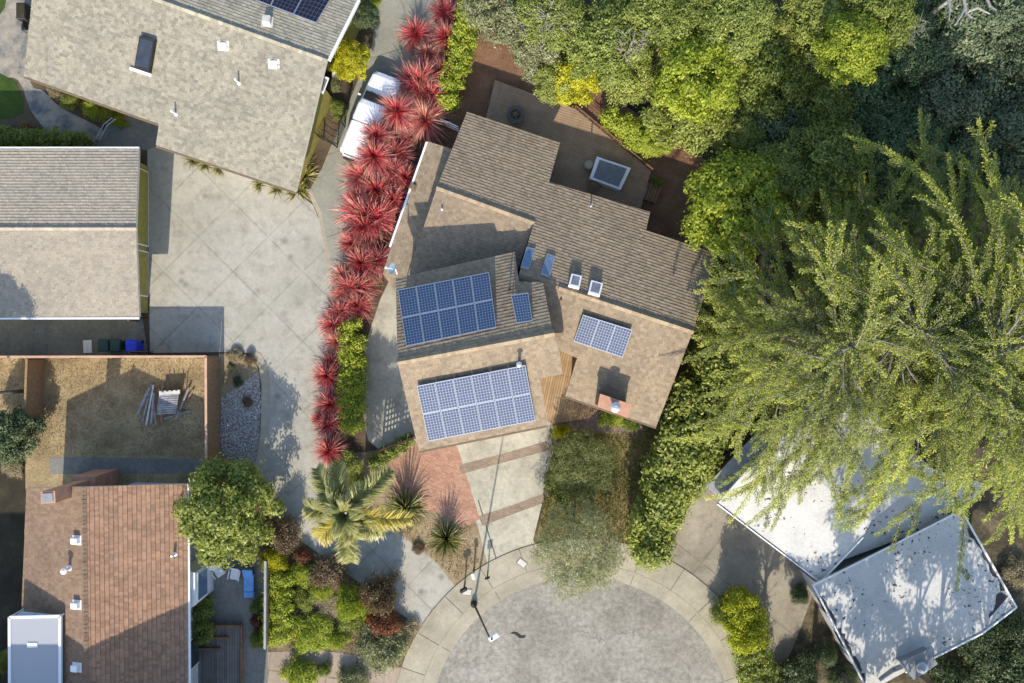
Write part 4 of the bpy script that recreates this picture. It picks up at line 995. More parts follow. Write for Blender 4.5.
o = thing('work_table', 'low pale pallet table with slatted top in the dry yard', 'table', P(169, 405)); p = P(169, 403, .6); s = MB()
for i in range(9): s.box((p.x-.02*i, p.y+.45-i*.13, .6), (1.15, .10, .03), rot=.06)
s.build('slatted_top', lw, o); s = MB(); s.box((p.x+.05, p.y+.62, .62), (1.2, .22, .05), rot=.06); s.build('top_board', m_tp, o)
for sx in (-.5, .5):
    for sy in (-.45, .5): s = MB(); s.box((p.x+sx, p.y+sy, .29), (.08, .08, .58)); s.build('leg', lw2, o)
for k in range(5):
    p = P(166+k*4.6, 391-k*.4, .3); o = thing('fence_stake', ('pointed stake standing behind the pallet table in the dry yard'), 'stake', (p.x, p.y, 0), 'stakes behind the pallet table')
    mb = MB(); mb.box((p.x, p.y, .38), (.06, .06, .76)); mb.face([(p.x-.03, p.y-.03, .76), (p.x+.03, p.y-.03, .76), (p.x, p.y, .88)]); mb.face([(p.x+.03, p.y+.03, .76), (p.x-.03, p.y+.03, .76), (p.x, p.y, .88)]); mb.face([(p.x+.03, p.y-.03, .76), (p.x+.03, p.y+.03, .76), (p.x, p.y, .88)]); mb.face([(p.x-.03, p.y+.03, .76), (p.x-.03, p.y-.03, .76), (p.x, p.y, .88)]); mb.build('shaft', lw2, o)
# patio chairs
def chair(x, y, rz, m, lab, L=1.1):
    p = P(x, y, 0); o = thing('patio_chair', lab, 'chair', p, 'chairs on the shaded patio'); T = Matrix.Translation(p) @ Matrix.Rotation(rz, 4, 'Z')
    s = MB(); s.box((0, 0, 0), (.55, L*.5, .07), M=T @ Matrix.Translation((0, -.1, .4)), bev=.03); s.build('seat', m, o)
    s = MB(); s.box((0, 0, 0), (.55, .07, .6), M=T @ Matrix.Translation((0, L*.2+.08, .66)) @ Matrix.Rotation(-.5, 4, 'X'), bev=.03); s.build('backrest', m, o)
    for sx in (-.27, .27):
        s = MB(); s.box((0, 0, 0), (.06, L*.5, .04), M=T @ Matrix.Translation((sx*1.15, -.08, .62)), bev=.01); s.build('armrest', m, o)
        for yy in (-.32, .15): s = MB(); s.tube([T @ Vector((sx, yy, 0)), T @ Vector((sx, yy, .4))], .025); s.build('leg', m_grmetal, o)
pw = plain('white plastic', (.62, .64, .66), .5, var=.04); pb = plain('blue plastic seat', (.12, .30, .62), .5)
chair(221, 568, .6, pw, 'white garden chair turned sideways under the edge of the green tree'); chair(238, 571, -.2, pw, 'white garden chair between the turned chair and the blue lounger')
p = P(251, 580); o = thing('lounger', 'light blue reclining lounger on the shaded patio', 'lounger', p); s = MB(); s.box((p.x, p.y-.15, .35), (.6, .8, .07), bev=.03); s.build('seat', pb, o)
s = MB(); s.box((0, 0, 0), (.6, .7, .07), M=Matrix.Translation((p.x, p.y+.5, .5)) @ Matrix.Rotation(.5, 4, 'X'), bev=.03); s.build('backrest', pb, o)
s = MB(); s.box((p.x, p.y-.75, .32), (.6, .36, .07), bev=.03); s.build('footrest', pb, o)
for sx in (-.25, .25):
    for yy in (-.7, .3): s = MB(); s.tube([(p.x+sx, p.y+yy, 0), (p.x+sx, p.y+yy, .32)], .03); s.build('leg', m_white, o)
# upper-left patio planter and chair
p = P(27, 16); o = thing('planter_box', 'dark square planter box against the top left house', 'planter', p); mb = MB(); mb.box((p.x+.1, p.y, .35), (.55, .95, .7), bev=.03); mb.build('box', m_dkmetal, o)
mb = MB(); mb.box((p.x+.1, p.y, .705), (.45, .85, .02)); mb.build('soil', m_dark, o)
p = P(30, 30); o = thing('patio_chair', 'thin dark metal chair below the planter box', 'chair', p); s = MB(); s.box((p.x, p.y, .44), (.42, .42, .03), bev=.01); s.build('seat', m_dkmetal, o)
s = MB(); s.box((p.x+.2, p.y, .68), (.03, .42, .45), bev=.01); s.build('backrest', m_dkmetal, o)
for sx in (-.18, .18):
    for sy in (-.18, .18): s = MB(); s.tube([(p.x+sx, p.y+sy, 0), (p.x+sx, p.y+sy, .43)], .018, n=6); s.build('leg', m_dkmetal, o)
# white pots beside the yellow shrub
p = P(338, 78); o = thing('plant_pot', 'white round pot beside the yellow shrub and the olive wall', 'plant pot', p); mb = MB(); mb.lathe(p, [(.15, 0), (.24, .4), (.26, .42), (.22, .42), (.2, .36), (.03, .37)], n=18); mb.build('pot', m_white, o)

# ================================================================ pickup truck
tk = thing('pickup_truck', 'white pickup truck parked on the upper drive half under the red flax', 'truck', P(371, 123), rz=0)
hd = math.radians(-21.0); T0 = Matrix.Translation(P(375, 122, 0)) @ Matrix.Rotation(hd, 4, 'Z')   # local +y is forward
mtw = newmat('white car paint'); mtw[2].inputs['Base Color'].default_value = (.74, .75, .76, 1); mtw[2].inputs['Roughness'].default_value = .25; mtw[2].inputs['Coat Weight'].default_value = .5; mtw = mtw[0]
def loft(sec, m, name, parent, smooth=False):   # sec: list of (y, [(x,z)...]) half profiles mirrored
    mb = MB(); R = []
    for y, pr in sec:
        full = [(x, z) for x, z in pr]+[(-x, z) for x, z in pr[::-1]]
        R.append([T0 @ Vector((x, y, z)) for x, z in full])
    n = len(R[0])
    for a, b in zip(R, R[1:]):
        for i in range(n-1): mb.face([a[i], b[i], b[i+1], a[i+1]])
        mb.face([a[-1], b[-1], b[0], a[0]])
    mb.face(R[0]); mb.face(R[-1][::-1]); return mb.build(name, m, parent, weld=True)
bp = lambda w, z0, z1, c=.08: [(w*.93, z0), (w, z0+.25), (w*.99, z1-.14), (w-.07, z1-c*.5), (w-.2, z1)]
body = loft([(-2.62, bp(.88, .42, .98)), (-2.5, bp(.95, .36, 1.02)), (-.9, bp(.97, .32, 1.04)), (.9, bp(.97, .32, 1.05)), (1.7, bp(.95, .34, 1.04)), (2.35, bp(.90, .36, .98)), (2.58, bp(.80, .42, .86)), (2.64, bp(.72, .48, .74))], mtw, 'body', tk)
cp = lambda w, wt, z0, z1: [(w, z0), (w-.02, z0+.08), (wt+.03, z1-.10), (wt-.06, z1-.02), (wt-.2, z1)]
loft([(-.62, cp(.90, .76, 1.03, 1.70)), (-.4, cp(.90, .78, 1.03, 1.76)), (.35, cp(.90, .77, 1.03, 1.75)), (.62, cp(.90, .74, 1.03, 1.66)), (1.28, cp(.88, .84, 1.03, 1.13))], mtw, 'cab', tk)
loft([(-2.56, cp(.92, .80, 1.03, 1.60)), (-2.4, cp(.93, .82, 1.03, 1.70)), (-.72, cp(.92, .80, 1.03, 1.70)), (-.66, cp(.91, .78, 1.03, 1.66))], mtw, 'bed_cover', tk)
def tface(pts, m, name, parent=tk, th=.012):
    q = [T0 @ Vector(p) for p in pts]; n = (q[1]-q[0]).cross(q[2]-q[0]).normalized(); mb = MB(); mb.prism([p+n*th for p in q], [p-n*.01 for p in q]); return mb.build(name, m, parent)
tface([(-.78, 1.27, 1.15), (.78, 1.27, 1.15), (.64, .66, 1.665), (-.64, .66, 1.665)], m_glass, 'windshield')
tface([(.70, -2.585, 1.12), (-.70, -2.585, 1.12), (-.66, -2.5, 1.60), (.66, -2.5, 1.60)], m_glass, 'rear_window')
for s in (-1, 1):
    f = lambda l: l if s > 0 else l[::-1]
    tface(f([(.895, -.45, 1.16), (.895, .95, 1.16), (.80, .42, 1.62), (.80, -.42, 1.62)]), m_glass, 'side_window')
    mb = MB(); M = T0 @ Matrix.Translation((s*1.05, .92, 1.16)); mb.box((0, 0, 0), (.2, .1, .16), M=M, bev=.03); mb.build('mirror', mtw, tk)
    mb = MB(); M = T0 @ Matrix.Translation((s*.66, 2.56, .76)); mb.box((0, 0, 0), (.3, .12, .14), M=M, bev=.03); mb.build('headlight', m_skyl2, tk)
    mb = MB(); M = T0 @ Matrix.Translation((s*.86, -2.6, .85)); mb.box((0, 0, 0), (.12, .06, .28), M=M, bev=.02); mb.build('tail_light', plain('red lens', (.35, .02, .02), .3), tk)
    for y in (-1.65, 1.62):
        mb = MB(); c = T0 @ Vector((s*.86, y, .36)); ax = (T0.to_3x3() @ Vector((1, 0, 0)))
        mb.tube([c-ax*.11, c-ax*.1, c+ax*.1, c+ax*.11], [.3, .36, .36, .3], n=20); wo = mb.build('wheel', m_black, tk)
        mb = MB(); mb.tube([c+ax*s*.1, c+ax*s*.118], [.2, .18], n=14); mb.build('rim', m_steel, wo)
mb = MB(); mb.box((0, 0, 0), (1.7, .14, .2), M=T0 @ Matrix.Translation((0, -2.7, .52)), bev=.04); mb.build('bumper', m_dkmetal, tk)
mb = MB(); mb.box((0, 0, 0), (1.6, .12, .2), M=T0 @ Matrix.Translation((0, 2.66, .5)), bev=.04); mb.build('bumper', m_dkmetal, tk)
tface([(-.5, 2.645, .6), (-.5, 2.645, .73), (.5, 2.645, .73), (.5, 2.645, .6)], m_dkmetal, 'grille')
for s in (-1, 1): mb = MB(); mb.tube([T0 @ Vector((s*.55, 1.33, 1.09)), T0 @ Vector((s*.05, 1.24, 1.16))], .014, n=5); mb.build('wiper', m_black, tk)
# ================================================================ vegetation
LM = {
 'mid':    leaf_mat('mid green leaves', (.09, .12, .025), (.27, .32, .07), (.40, .44, .11)),
 'lime':   leaf_mat('lime leaves', (0.130, 0.159, 0.029), (0.330, 0.366, 0.083), (0.448, 0.472, 0.130)),
 'bright': leaf_mat('bright lime leaves', (0.177, 0.224, 0.021), (0.413, 0.472, 0.053), (0.531, 0.566, 0.083)),
 'yellow': leaf_mat('yellow leaves', (0.295, 0.283, 0.014), (0.566, 0.543, 0.035), (0.620, 0.620, 0.071)),
 'olive':  leaf_mat('grey olive leaves', (0.118, 0.136, 0.059), (0.319, 0.325, 0.177), (0.472, 0.472, 0.295)),
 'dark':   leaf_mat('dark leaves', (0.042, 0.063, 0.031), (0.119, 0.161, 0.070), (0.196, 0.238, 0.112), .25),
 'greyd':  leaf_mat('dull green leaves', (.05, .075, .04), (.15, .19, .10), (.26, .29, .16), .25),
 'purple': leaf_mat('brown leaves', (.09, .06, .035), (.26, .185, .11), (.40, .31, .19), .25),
 'red':    leaf_mat('reddish leaves', (0.106, 0.041, 0.021), (0.307, 0.118, 0.065), (0.425, 0.212, 0.118), .2),
 'tan':    leaf_mat('straw leaves', (0.165, 0.130, 0.071), (0.389, 0.319, 0.189), (0.519, 0.437, 0.271), .2),
 'hedge':  leaf_mat('hedge leaves', (.12, .15, .03), (.35, .39, .09), (.50, .52, .15), .45),
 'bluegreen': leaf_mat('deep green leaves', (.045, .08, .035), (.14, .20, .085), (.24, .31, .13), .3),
 'chart': leaf_mat('yellow lime leaves', (.20, .22, .012), (.47, .49, .03), (.58, .57, .05), .45),
 'airyd': leaf_mat('soft dark green leaves', (.08, .10, .03), (.20, .22, .065), (.34, .33, .12), .35),
 'airy': leaf_mat('airy olive leaves', (.15, .165, .075), (.36, .37, .20), (.5, .5, .31), .45),
}
CR = {}
def crown(kind, v, L=.21, W=.105, n=19000):
    k = (kind, v)
    if k not in CR and kind in ('airy', 'airyd'):
        CR[k] = foliage_mesh('crown', crown_blobs(2.7, 2.2, 60, 5, rmin=.12, rmax=.3), 15000, .28, .04, [LM[kind]], 8, tr=.2, rough=.26, spread=.7, tuft=18)
    if k not in CR and kind == 'sparse':
        CR[k] = foliage_mesh('crown', crown_blobs(2.6, 2.1, 40, 6, rmin=.10, rmax=.2)[1:], 6500, .22, .11, [LM['dark']], 6)
    if k not in CR:
        sd = 11*v+sum(map(ord, kind)) % 97
        CR[k] = foliage_mesh('crown', crown_blobs(2.6, 2.1, 46 if v < 2 else 80, sd, rmin=.13 if v < 2 else .10, rmax=.27 if v < 2 else .2), n, L, W, [LM[kind]], sd)
    return CR[k]
TR = trunk_mesh('trunk', 4.0, .13, 1, m_bark, 3, 1.7)
TR2 = trunk_mesh('trunk', 4.0, .10, 1, m_bark2, 5, 2.0)
vrg = random.Random(5)
def tree(name, label, cat, px, py, rpx, ztop, kind, group=None, v=None, flat=1.0, trunk=None):
    v = vrg.randrange(2) if v is None else v
    z = ztop; R = rpx/(F/(H-ztop*.75)); k = R/2.6; kz = k*flat; zc = ztop-2.1*kz
    q = P(px, py, ztop*.75); t = thing(name, label, cat, (q.x, q.y, 0), group)
    part('crown', crown(kind, v), t, (0, 0, zc), vrg.uniform(0, 6.28), (k*vrg.uniform(.94, 1.06), k*vrg.uniform(.94, 1.06), kz))
    part('trunk', trunk or TR, t, (0, 0, 0), vrg.uniform(0, 6.28), (k, k, max(.3, (zc+.6*kz)/4.0)))
    return t
SH = {}
def shrub_mesh(kind, v):
    k = (kind, v)
    if k not in SH:
        rg = random.Random(v*7+len(kind)); b = [(0, 0, .35, .6, .6, .4)]
        for i in range(18):
            a = i*2.4+rg.uniform(-.5, .5); q = math.sqrt((i+.5)/18)*rg.uniform(.65, 1.0); r = rg.uniform(.14, .32); b.append((math.cos(a)*q, math.sin(a)*q, max(.12, .2+.5*(1-q*q)+rg.uniform(-.15, .2)), r, r, r))
        SH[k] = foliage_mesh('shrub', b, 11000, .11, .042, [LM[kind]], v+3, low=-.3, tr=.11, tuft=12, rough=.24, spread=.7)
    return SH[k]
def shrub(label, px, py, rpx, h, kind, cat='shrub', group=None, ry=None, rot=0., name='shrub'):
    q = P(px, py, h*.6); s = F/(H-h*.7); o = bpy.data.objects.new(name, shrub_mesh(kind, vrg.randrange(3))); COL.objects.link(o)
    o.location = (q.x, q.y, 0); o.rotation_euler = (0, 0, vrg.uniform(0, 6.28)); o.scale = (1.1*rpx/s*vrg.uniform(.85, 1.15), 1.1*(ry or rpx)/s*vrg.uniform(.85, 1.15), h*.9)
    return tag(o, label, cat, group)
def hedge(name, label, path, hw, h, kind, n, L=.2, W=.1, cat='hedge', seed=1, box=False):
    """a long hedge: leafy blobs strung along a pixel path at the hedge's own height"""
    W_ = [P(x, y, h*.7) for x, y in path]; b = []; rg = random.Random(seed)
    hws = hw if hasattr(hw, '__len__') else [hw]*len(path)
    for (a, c, w0, w1) in zip(W_, W_[1:], hws, hws[1:]):
        d = c-a; k = max(1, int(d.length/.55)); nn = Vector((-d.y, d.x, 0)).normalized()
        for i in range(k):
            p = a+d*(i+.5)/k; w = w0+(w1-w0)*i/k
            b.append((p.x, p.y, h*.45, w*.8, w*.8, h*.5))
            if box:
                m = max(2, int(2*w/.34))
                for q_ in range(m+1):
                    o = -w*.88+1.76*w*q_/m; r = .3*rg.uniform(.85, 1.2); q = p+nn*o+d.normalized()*rg.uniform(-.2, .2)
                    b.append((q.x, q.y, h-r*.9+rg.uniform(-.09, .06), r, r, r)); b.append((q.x, q.y, h*.5, r*.9, r*.9, h*.4))
            for _ in range(0 if box else 4):
                o = rg.uniform(-.85, .85)*w; r = w*rg.uniform(.25, .42); q = p+nn*o+d.normalized()*rg.uniform(-.3, .3)
                b.append((q.x, q.y, h*(.55+.45*(1-abs(o)/w*.5))-r*.7+rg.uniform(-.1, .1), r, r, min(r, h*.4)))
    c0 = W_[0]; b = [(x-c0.x, y-c0.y, z, a1, a2, a3) for x, y, z, a1, a2, a3 in b]
    me = foliage_mesh(name, b, int(n*1.5), L, W, [LM[kind]], seed, low=-.5, tr=L*.7)
    o = bpy.data.objects.new(name, me); COL.objects.link(o); o.location = (c0.x, c0.y, 0); return tag(o, label, cat)

m_bark3 = plain('weathered cypress bark', (.23, .205, .18), .95, var=.3, scale=9)
# ---- the woods at the upper right
WG = 'trees of the dense wood'
woods = [
 (506, 4, 38, 6.5, 'olive', 'pale grey olive tree above the red mulch at the left end of the wood'),
 (537, 52, 30, 5.0, 'olive', 'rounded pale green tree leaning over the top corner of the back deck'),
 (553, 22, 36, 7.5, 'mid', 'green tree with bare grey twigs near the top edge of the wood'),
 (556, 84, 24, 4.8, 'lime', 'light green tree just left of the yellow tree'),
 (575, 78, 30, 5.0, 'yellow', 'golden yellow tree overhanging the deck'),
 (605, 48, 42, 7.5, 'mid', 'broad green tree above the golden yellow tree'),
 (628, 74, 32, 5.5, 'lime', 'light green tree between the golden tree and the fine leaved tree'),
 (648, 20, 38, 8.0, 'mid', 'green tree at the top edge of the wood, above the deck railing'),
 (694, 82, 44, 8.0, 'bright', 'large fine leaved lime green tree with a domed crown'),
 (690, 112, 42, 6.5, 'lime', 'fine leaved lime green tree over the red mulch patch'),
 (658, 140, 16, 3.0, 'bright', 'small bright green tree along the deck railing'),
 (690, 22, 36, 8.0, 'mid', 'green tree above the large domed lime tree at the top edge'),
 (728, 30, 38, 8.5, 'mid', 'green tree standing right of the domed lime tree at the top edge'),
 (735, 205, 52, 6.5, 'bright', 'bright lime green maple beside the right corner of the tan house'),
 (768, 178, 30, 6.0, 'lime', 'small lime tree tucked behind the bright maple'),
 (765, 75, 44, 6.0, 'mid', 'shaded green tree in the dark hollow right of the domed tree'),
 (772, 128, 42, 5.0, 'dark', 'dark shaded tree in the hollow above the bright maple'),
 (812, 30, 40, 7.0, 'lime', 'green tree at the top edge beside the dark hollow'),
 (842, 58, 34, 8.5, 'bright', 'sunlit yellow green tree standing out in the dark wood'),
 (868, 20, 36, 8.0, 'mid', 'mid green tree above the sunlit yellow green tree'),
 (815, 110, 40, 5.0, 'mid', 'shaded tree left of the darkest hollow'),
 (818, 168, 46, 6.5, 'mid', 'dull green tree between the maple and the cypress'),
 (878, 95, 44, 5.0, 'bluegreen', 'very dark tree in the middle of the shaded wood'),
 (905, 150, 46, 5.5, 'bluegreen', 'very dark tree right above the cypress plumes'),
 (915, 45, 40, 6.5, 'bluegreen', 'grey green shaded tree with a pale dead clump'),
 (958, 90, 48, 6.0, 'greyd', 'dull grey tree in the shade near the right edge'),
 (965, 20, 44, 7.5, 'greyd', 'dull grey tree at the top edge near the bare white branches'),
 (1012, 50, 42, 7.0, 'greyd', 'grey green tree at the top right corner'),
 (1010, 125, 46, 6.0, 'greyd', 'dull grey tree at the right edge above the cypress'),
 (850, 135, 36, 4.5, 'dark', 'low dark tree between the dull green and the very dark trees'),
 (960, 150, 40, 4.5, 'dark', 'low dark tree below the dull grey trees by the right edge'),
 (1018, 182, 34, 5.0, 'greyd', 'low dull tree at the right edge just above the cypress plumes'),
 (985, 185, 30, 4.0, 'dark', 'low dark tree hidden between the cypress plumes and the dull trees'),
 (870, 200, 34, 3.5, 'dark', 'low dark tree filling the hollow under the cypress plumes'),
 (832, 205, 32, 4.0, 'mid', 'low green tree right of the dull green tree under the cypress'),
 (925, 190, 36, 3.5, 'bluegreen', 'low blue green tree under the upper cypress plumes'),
 (736, 135, 26, 5.0, 'mid', 'small shaded tree between the domed tree and the maple'),
 (728, 282, 30, 3.6, 'mid', 'low green tree between the tan house corner and the cypress'),
 (722, 325, 26, 3.2, 'mid', 'low green tree at the upper end of the tall hedge'),
]
fine = {8, 9, 13}
for i, (x, y, r, z, k, lab) in enumerate(woods):
    tree('tree', lab, 'tree', x, y, r, z, k, WG, v=2 if i in fine else None, flat=.8)
# dead bare branches
db = thing('dead_tree', 'bare white dead tree at the top right', 'tree', P(965, 5, 0)); mb = MB(); q = P(962, -10, 8.5)
mb.tube([Vector((q.x, q.y, 0)), q], [.16, .08], n=7)
for pts in (((962, -10), (966, 12), (972, 18)), ((966, 4), (961, 16), (955, 25)), ((948, -5), (950, 8), (949, 20)), ((984, -8), (990, 6), (996, 10)), ((966, 12), (978, 8), (990, 14))):
    mb.tube([P(x, y, 9.0+.2*i) for i, (x, y) in enumerate(pts)], [.08, .055, .03], n=6)
mb.build('branches', m_bark2, db)
tw = thing('dead_tree', 'tangle of bare grey twigs between the green trees at the top', 'tree', P(545, 20, 0)); mb = MB(); rg = random.Random(9); q = P(548, 14, 7.7)
mb.tube([Vector((q.x, q.y, 0)), q], [.12, .06], n=7)
for i in range(80):
    a = rg.uniform(0, 6.28); r = rg.uniform(.1, 1.3)**1.0; p = q+Vector((math.cos(a)*r, math.sin(a)*r, rg.uniform(-1.0, .1))); a2 = a+rg.uniform(-1.3, 1.3); L = rg.uniform(.25, .7); e = p+Vector((math.cos(a2)*L, math.sin(a2)*L, rg.uniform(-.1, .3))); mb.tube([p, p+(e-p)*.5+Vector((rg.uniform(-.08, .08), rg.uniform(-.08, .08), .05)), e], [.022, .016, .007], n=4)
mb.build('branches', m_bark3, tw)
for X, Y, zz, lab in ((632, 42, 7.9, 'small tangle of bare grey twigs over the broad green tree'), (914, 25, 7.2, 'round pale dead clump in the shaded wood')):
    tw = thing('dead_tree', lab, 'tree', P(X, Y, 0)); mb = MB(); q = P(X, Y, zz); mb.tube([Vector((q.x, q.y, 0)), q], [.1, .05], n=6)
    for i in range(60):
        a = rg.uniform(0, 6.28); r = rg.uniform(.05, .75); p = q+Vector((math.cos(a)*r, math.sin(a)*r, rg.uniform(-.7, .1))); a2 = a+rg.uniform(-1.4, 1.4); L = rg.uniform(.2, .5); e = p+Vector((math.cos(a2)*L, math.sin(a2)*L, rg.uniform(-.1, .25))); mb.tube([p, p+(e-p)*.5+Vector((rg.uniform(-.06, .06), rg.uniform(-.06, .06), .04)), e], [.02, .014, .006], n=4)
    mb.build('branches', m_bark3, tw)

# ---- the spreading cypress
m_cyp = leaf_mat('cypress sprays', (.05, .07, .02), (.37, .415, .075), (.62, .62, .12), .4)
def cypress(label, cpx, cpy, ang, seed, ztop, nmain):
    rg = np.random.default_rng(seed); q = P(cpx, cpy, ztop*.75); t = thing('cypress', label, 'tree', (q.x, q.y, 0))
    mb = MB(); trunk = [Vector((.0, 0, -.1)), Vector((.3, .2, ztop*.3)), Vector((.1, .3, ztop*.6)), Vector((0, 0, ztop*.9))]
    mb.tube(trunk, [.55, .42, .22, .04], n=9)
    Pp, Dd, rn, TT = [], [], [], []
    def spray(path, s0, s1, seed_r, size, dens=.06):
        path = np.array(path); seg = np.linalg.norm(np.diff(path, axis=0), axis=1); cum = np.concatenate([[0], np.cumsum(seg)]); L = cum[-1]
        s = s0*L; k = 0
        while s < s1*L:
            i = min(np.searchsorted(cum, s)-1, len(seg)-1); i = max(i, 0); f = (s-cum[i])/max(seg[i], 1e-6); p = path[i]*(1-f)+path[i+1]*f
            d = (path[i+1]-path[i])/max(seg[i], 1e-6); sd = np.cross(d, [0, 0, 1]); sd /= max(1e-6, np.linalg.norm(sd))
            tt = s/L; ln = size*(.35+.65*math.sin(math.pi*min(1, (tt-s0)/(1-s0)*.8+.2))) * rg.uniform(.6, 1.2)
            sg = 1 if k % 2 else -1
            dd = d*rg.uniform(.65, 1.0)+sd*sg*rg.uniform(.45, .85)+np.array([0, 0, rg.uniform(-.15, .4)]); dd /= np.linalg.norm(dd)
            m = max(2, int(ln/.06))
            for j in range(m):
                u = (j+.6)/m; Pp.append(p+dd*ln*u+rg.normal(0, .018, 3)+np.array([0, 0, -.12*ln*u*u])); e = dd*.8+rg.normal(0, .34, 3); Dd.append(e)
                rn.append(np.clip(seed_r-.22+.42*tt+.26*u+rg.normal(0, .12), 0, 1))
            s += dens; k += 1
    leaders = ((-2.6, .1), (.6, .6), (4.0, -.2), (7.2, .4))
    for lx, ly in leaders:
        mb.tube([Vector((.2, .2, ztop*.25)), Vector((lx*.55, ly*.6, ztop*.5)), Vector((lx, ly, ztop*.86))], [.30, .16, .04], n=8)
    for b in range(nmain):
        lx, ly = leaders[b % 4]; a = 2*math.pi*((b*.618034) % 1)+rg.normal(0, .06); lev = ((b*.7548) % 1)
        z0 = ztop*(.40+.52*lev); ca, sa = math.cos(a), math.sin(a)
        reach = (5.8 if lx > -2 else 4.5)*ca*ca+(11.3+.2*lx)*sa*sa if sa < 0 else (5.8 if lx > -2 else 4.5)*ca*ca+(9.2+.62*lx)*sa*sa
        if (lx < 0 and ca > .5) or (lx > 2 and ca < -.5): reach *= .6
        Lh = reach*(1-.42*lev)*rg.uniform(.68, 1.08)
        rise = rg.uniform(.04, .32)*Lh*(.4+lev*.6); dr = rg.uniform(.10, .34)*Lh*(1.35 if sa < 0 else .6)
        w = rg.normal(0, .28); pts = []
        for i in range(9):
            u = i/8; aa = a+w*u*u; r = .1+Lh*u
            pts.append(np.array([lx*.9+math.cos(aa)*r, ly+math.sin(aa)*r, z0+rise*math.sin(u*1.9)-dr*u*u*u*.9]))
        r0 = rg.uniform(.0, .48)
        mb.tube([Vector(p) for p in pts[::2]], [.04, .036, .028, .018, .007], n=5)
        spray(pts, .30 if lev > .5 else .45, 1.0, r0+.18, .34, .026)
        for k in range(6):
            i = int(rg.integers(1 if lev > .5 else 2, 8)); p0 = pts[i]; d = pts[i]-pts[i-1]; d /= np.linalg.norm(d); sd = np.array([-d[1], d[0], 0])*(1 if k % 2 else -1)
            dd = d*rg.uniform(.7, 1)+sd*rg.uniform(.25, .7); ll = rg.uniform(1.1, 2.6)*(1.1-.35*i/8); dp = rg.uniform(.15, .5) if sa < .2 else .2
            pp = [p0+dd*ll*u+np.array([0, 0, ll*(rg.uniform(.05, .2)*u-dp*u*u)]) for u in np.linspace(0, 1, 5)]
            mb.tube([Vector(pp[0]), Vector(pp[2]), Vector(pp[4])], [.025, .016, .006], n=4)
            spray(pp, .12, 1.0, r0, .25, .028)
    for b in range(190):       # short leaders that close the top of the crown
        a = b*2.39996; L = rg.uniform(.6, 3.0); e = rg.uniform(.1, 1.0); z0 = ztop*rg.uniform(.80, .94)
        lx, ly = leaders[b % 4]; pp = [np.array([math.cos(a)*L*u*math.cos(e)+lx*.9, math.sin(a)*L*u*math.cos(e)+ly, z0+L*math.sin(e)*u*.8-.25*L*u*u]) for u in np.linspace(0, 1, 6)]
        mb.tube([Vector(pp[0]), Vector(pp[3]), Vector(pp[5])], [.03, .02, .008], n=4)
        spray(pp, .02, 1.0, rg.uniform(.15, .45), .3, .05)
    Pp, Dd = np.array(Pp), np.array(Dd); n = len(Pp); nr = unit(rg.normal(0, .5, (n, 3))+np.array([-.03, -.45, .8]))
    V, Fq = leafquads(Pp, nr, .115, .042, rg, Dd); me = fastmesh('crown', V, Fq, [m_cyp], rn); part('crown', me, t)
    o = mb.build('trunk', m_bark3, None, smooth=True); o.parent = t
    return n
ncy = cypress('huge spreading cypress with drooping feathery branches over the white roofs', 880, 348, (0, 2*math.pi), 4, 14.5, 300)
print('cypress leaves', ncy)

# ---- hedges
hedge('tall_hedge', 'tall dense green hedge between the tan house and the white roofed house', [(648, 562), (657, 515), (683, 455), (708, 400), (727, 358)], [1.0, 1.3, 1.75, 1.8, 1.4], 3.4, 'hedge', 30000, .26, .12)
hedge('lime_hedge', 'narrow bright lime hedge beside the lower red flax plants', [(349, 318), (351, 345), (353, 375), (352, 405), (352, 433)], [.45, .52, .6, .55, .48], 1.3, 'bright', 9000, .13, .07, seed=2, box=True)
hedge('lime_hedge', 'lime hedge along the red flax at the top beside the mulch', [(474, -10), (468, 22), (460, 52), (452, 82), (447, 108)], [.5, .52, .5, .48, .4], 1.4, 'bright', 9000, .13, .07, seed=3, box=True)
hedge('deck_hedge', 'bright green hedge against the deck railing', [(606, 112), (628, 128), (652, 148)], [.6, .7, .6], 2.0, 'bright', 6000, .15, .08, seed=4)
hedge('clipped_hedge', 'clipped green hedge strip along the patio fence in the lower garden', [(278, 572), (278, 600), (279, 642)], [.65, .68, .7], 1.3, 'bright', 9000, .12, .06, seed=5, box=True)
hedge('clipped_hedge', 'dark clipped hedge against the wall of the terracotta house', [(200, 594), (200, 620), (200, 645)], [.42, .48, .4], 1.2, 'mid', 6000, .12, .06, seed=6, box=True)
hedge('planter_hedge', 'low leafy row with red flowers in front of the lattice screen', [(371, 464), (388, 454), (412, 438)], [.5, .45, .35], .7, 'mid', 4000, .12, .06, seed=7)
hedge('roadside_hedge', 'yellow green hedge beside the curb of the neighbour driveway', [(741, 594), (745, 620), (750, 646)], [.72, .95, 1.0], 2.6, 'chart', 14000, .12, .065, seed=8, box=True)
hedge('roadside_hedge', 'green hedge below the yellow green one at the bottom edge', [(752, 650), (757, 675), (762, 700)], [.9, .85, .9], 2.2, 'lime', 12000, .12, .065, seed=9, box=True)
shrub('dark green shrub at the curb side of the yellow green hedge', 730, 612, 14, 1.5, 'mid')
hedge('dark_hedge', 'dark leafy row along the upper edge of the pale garage roof', [(-10, 138), (20, 138), (50, 139), (86, 142)], [.6, .6, .6, .45], 1.2, 'mid', 7000, .14, .07, seed=10)

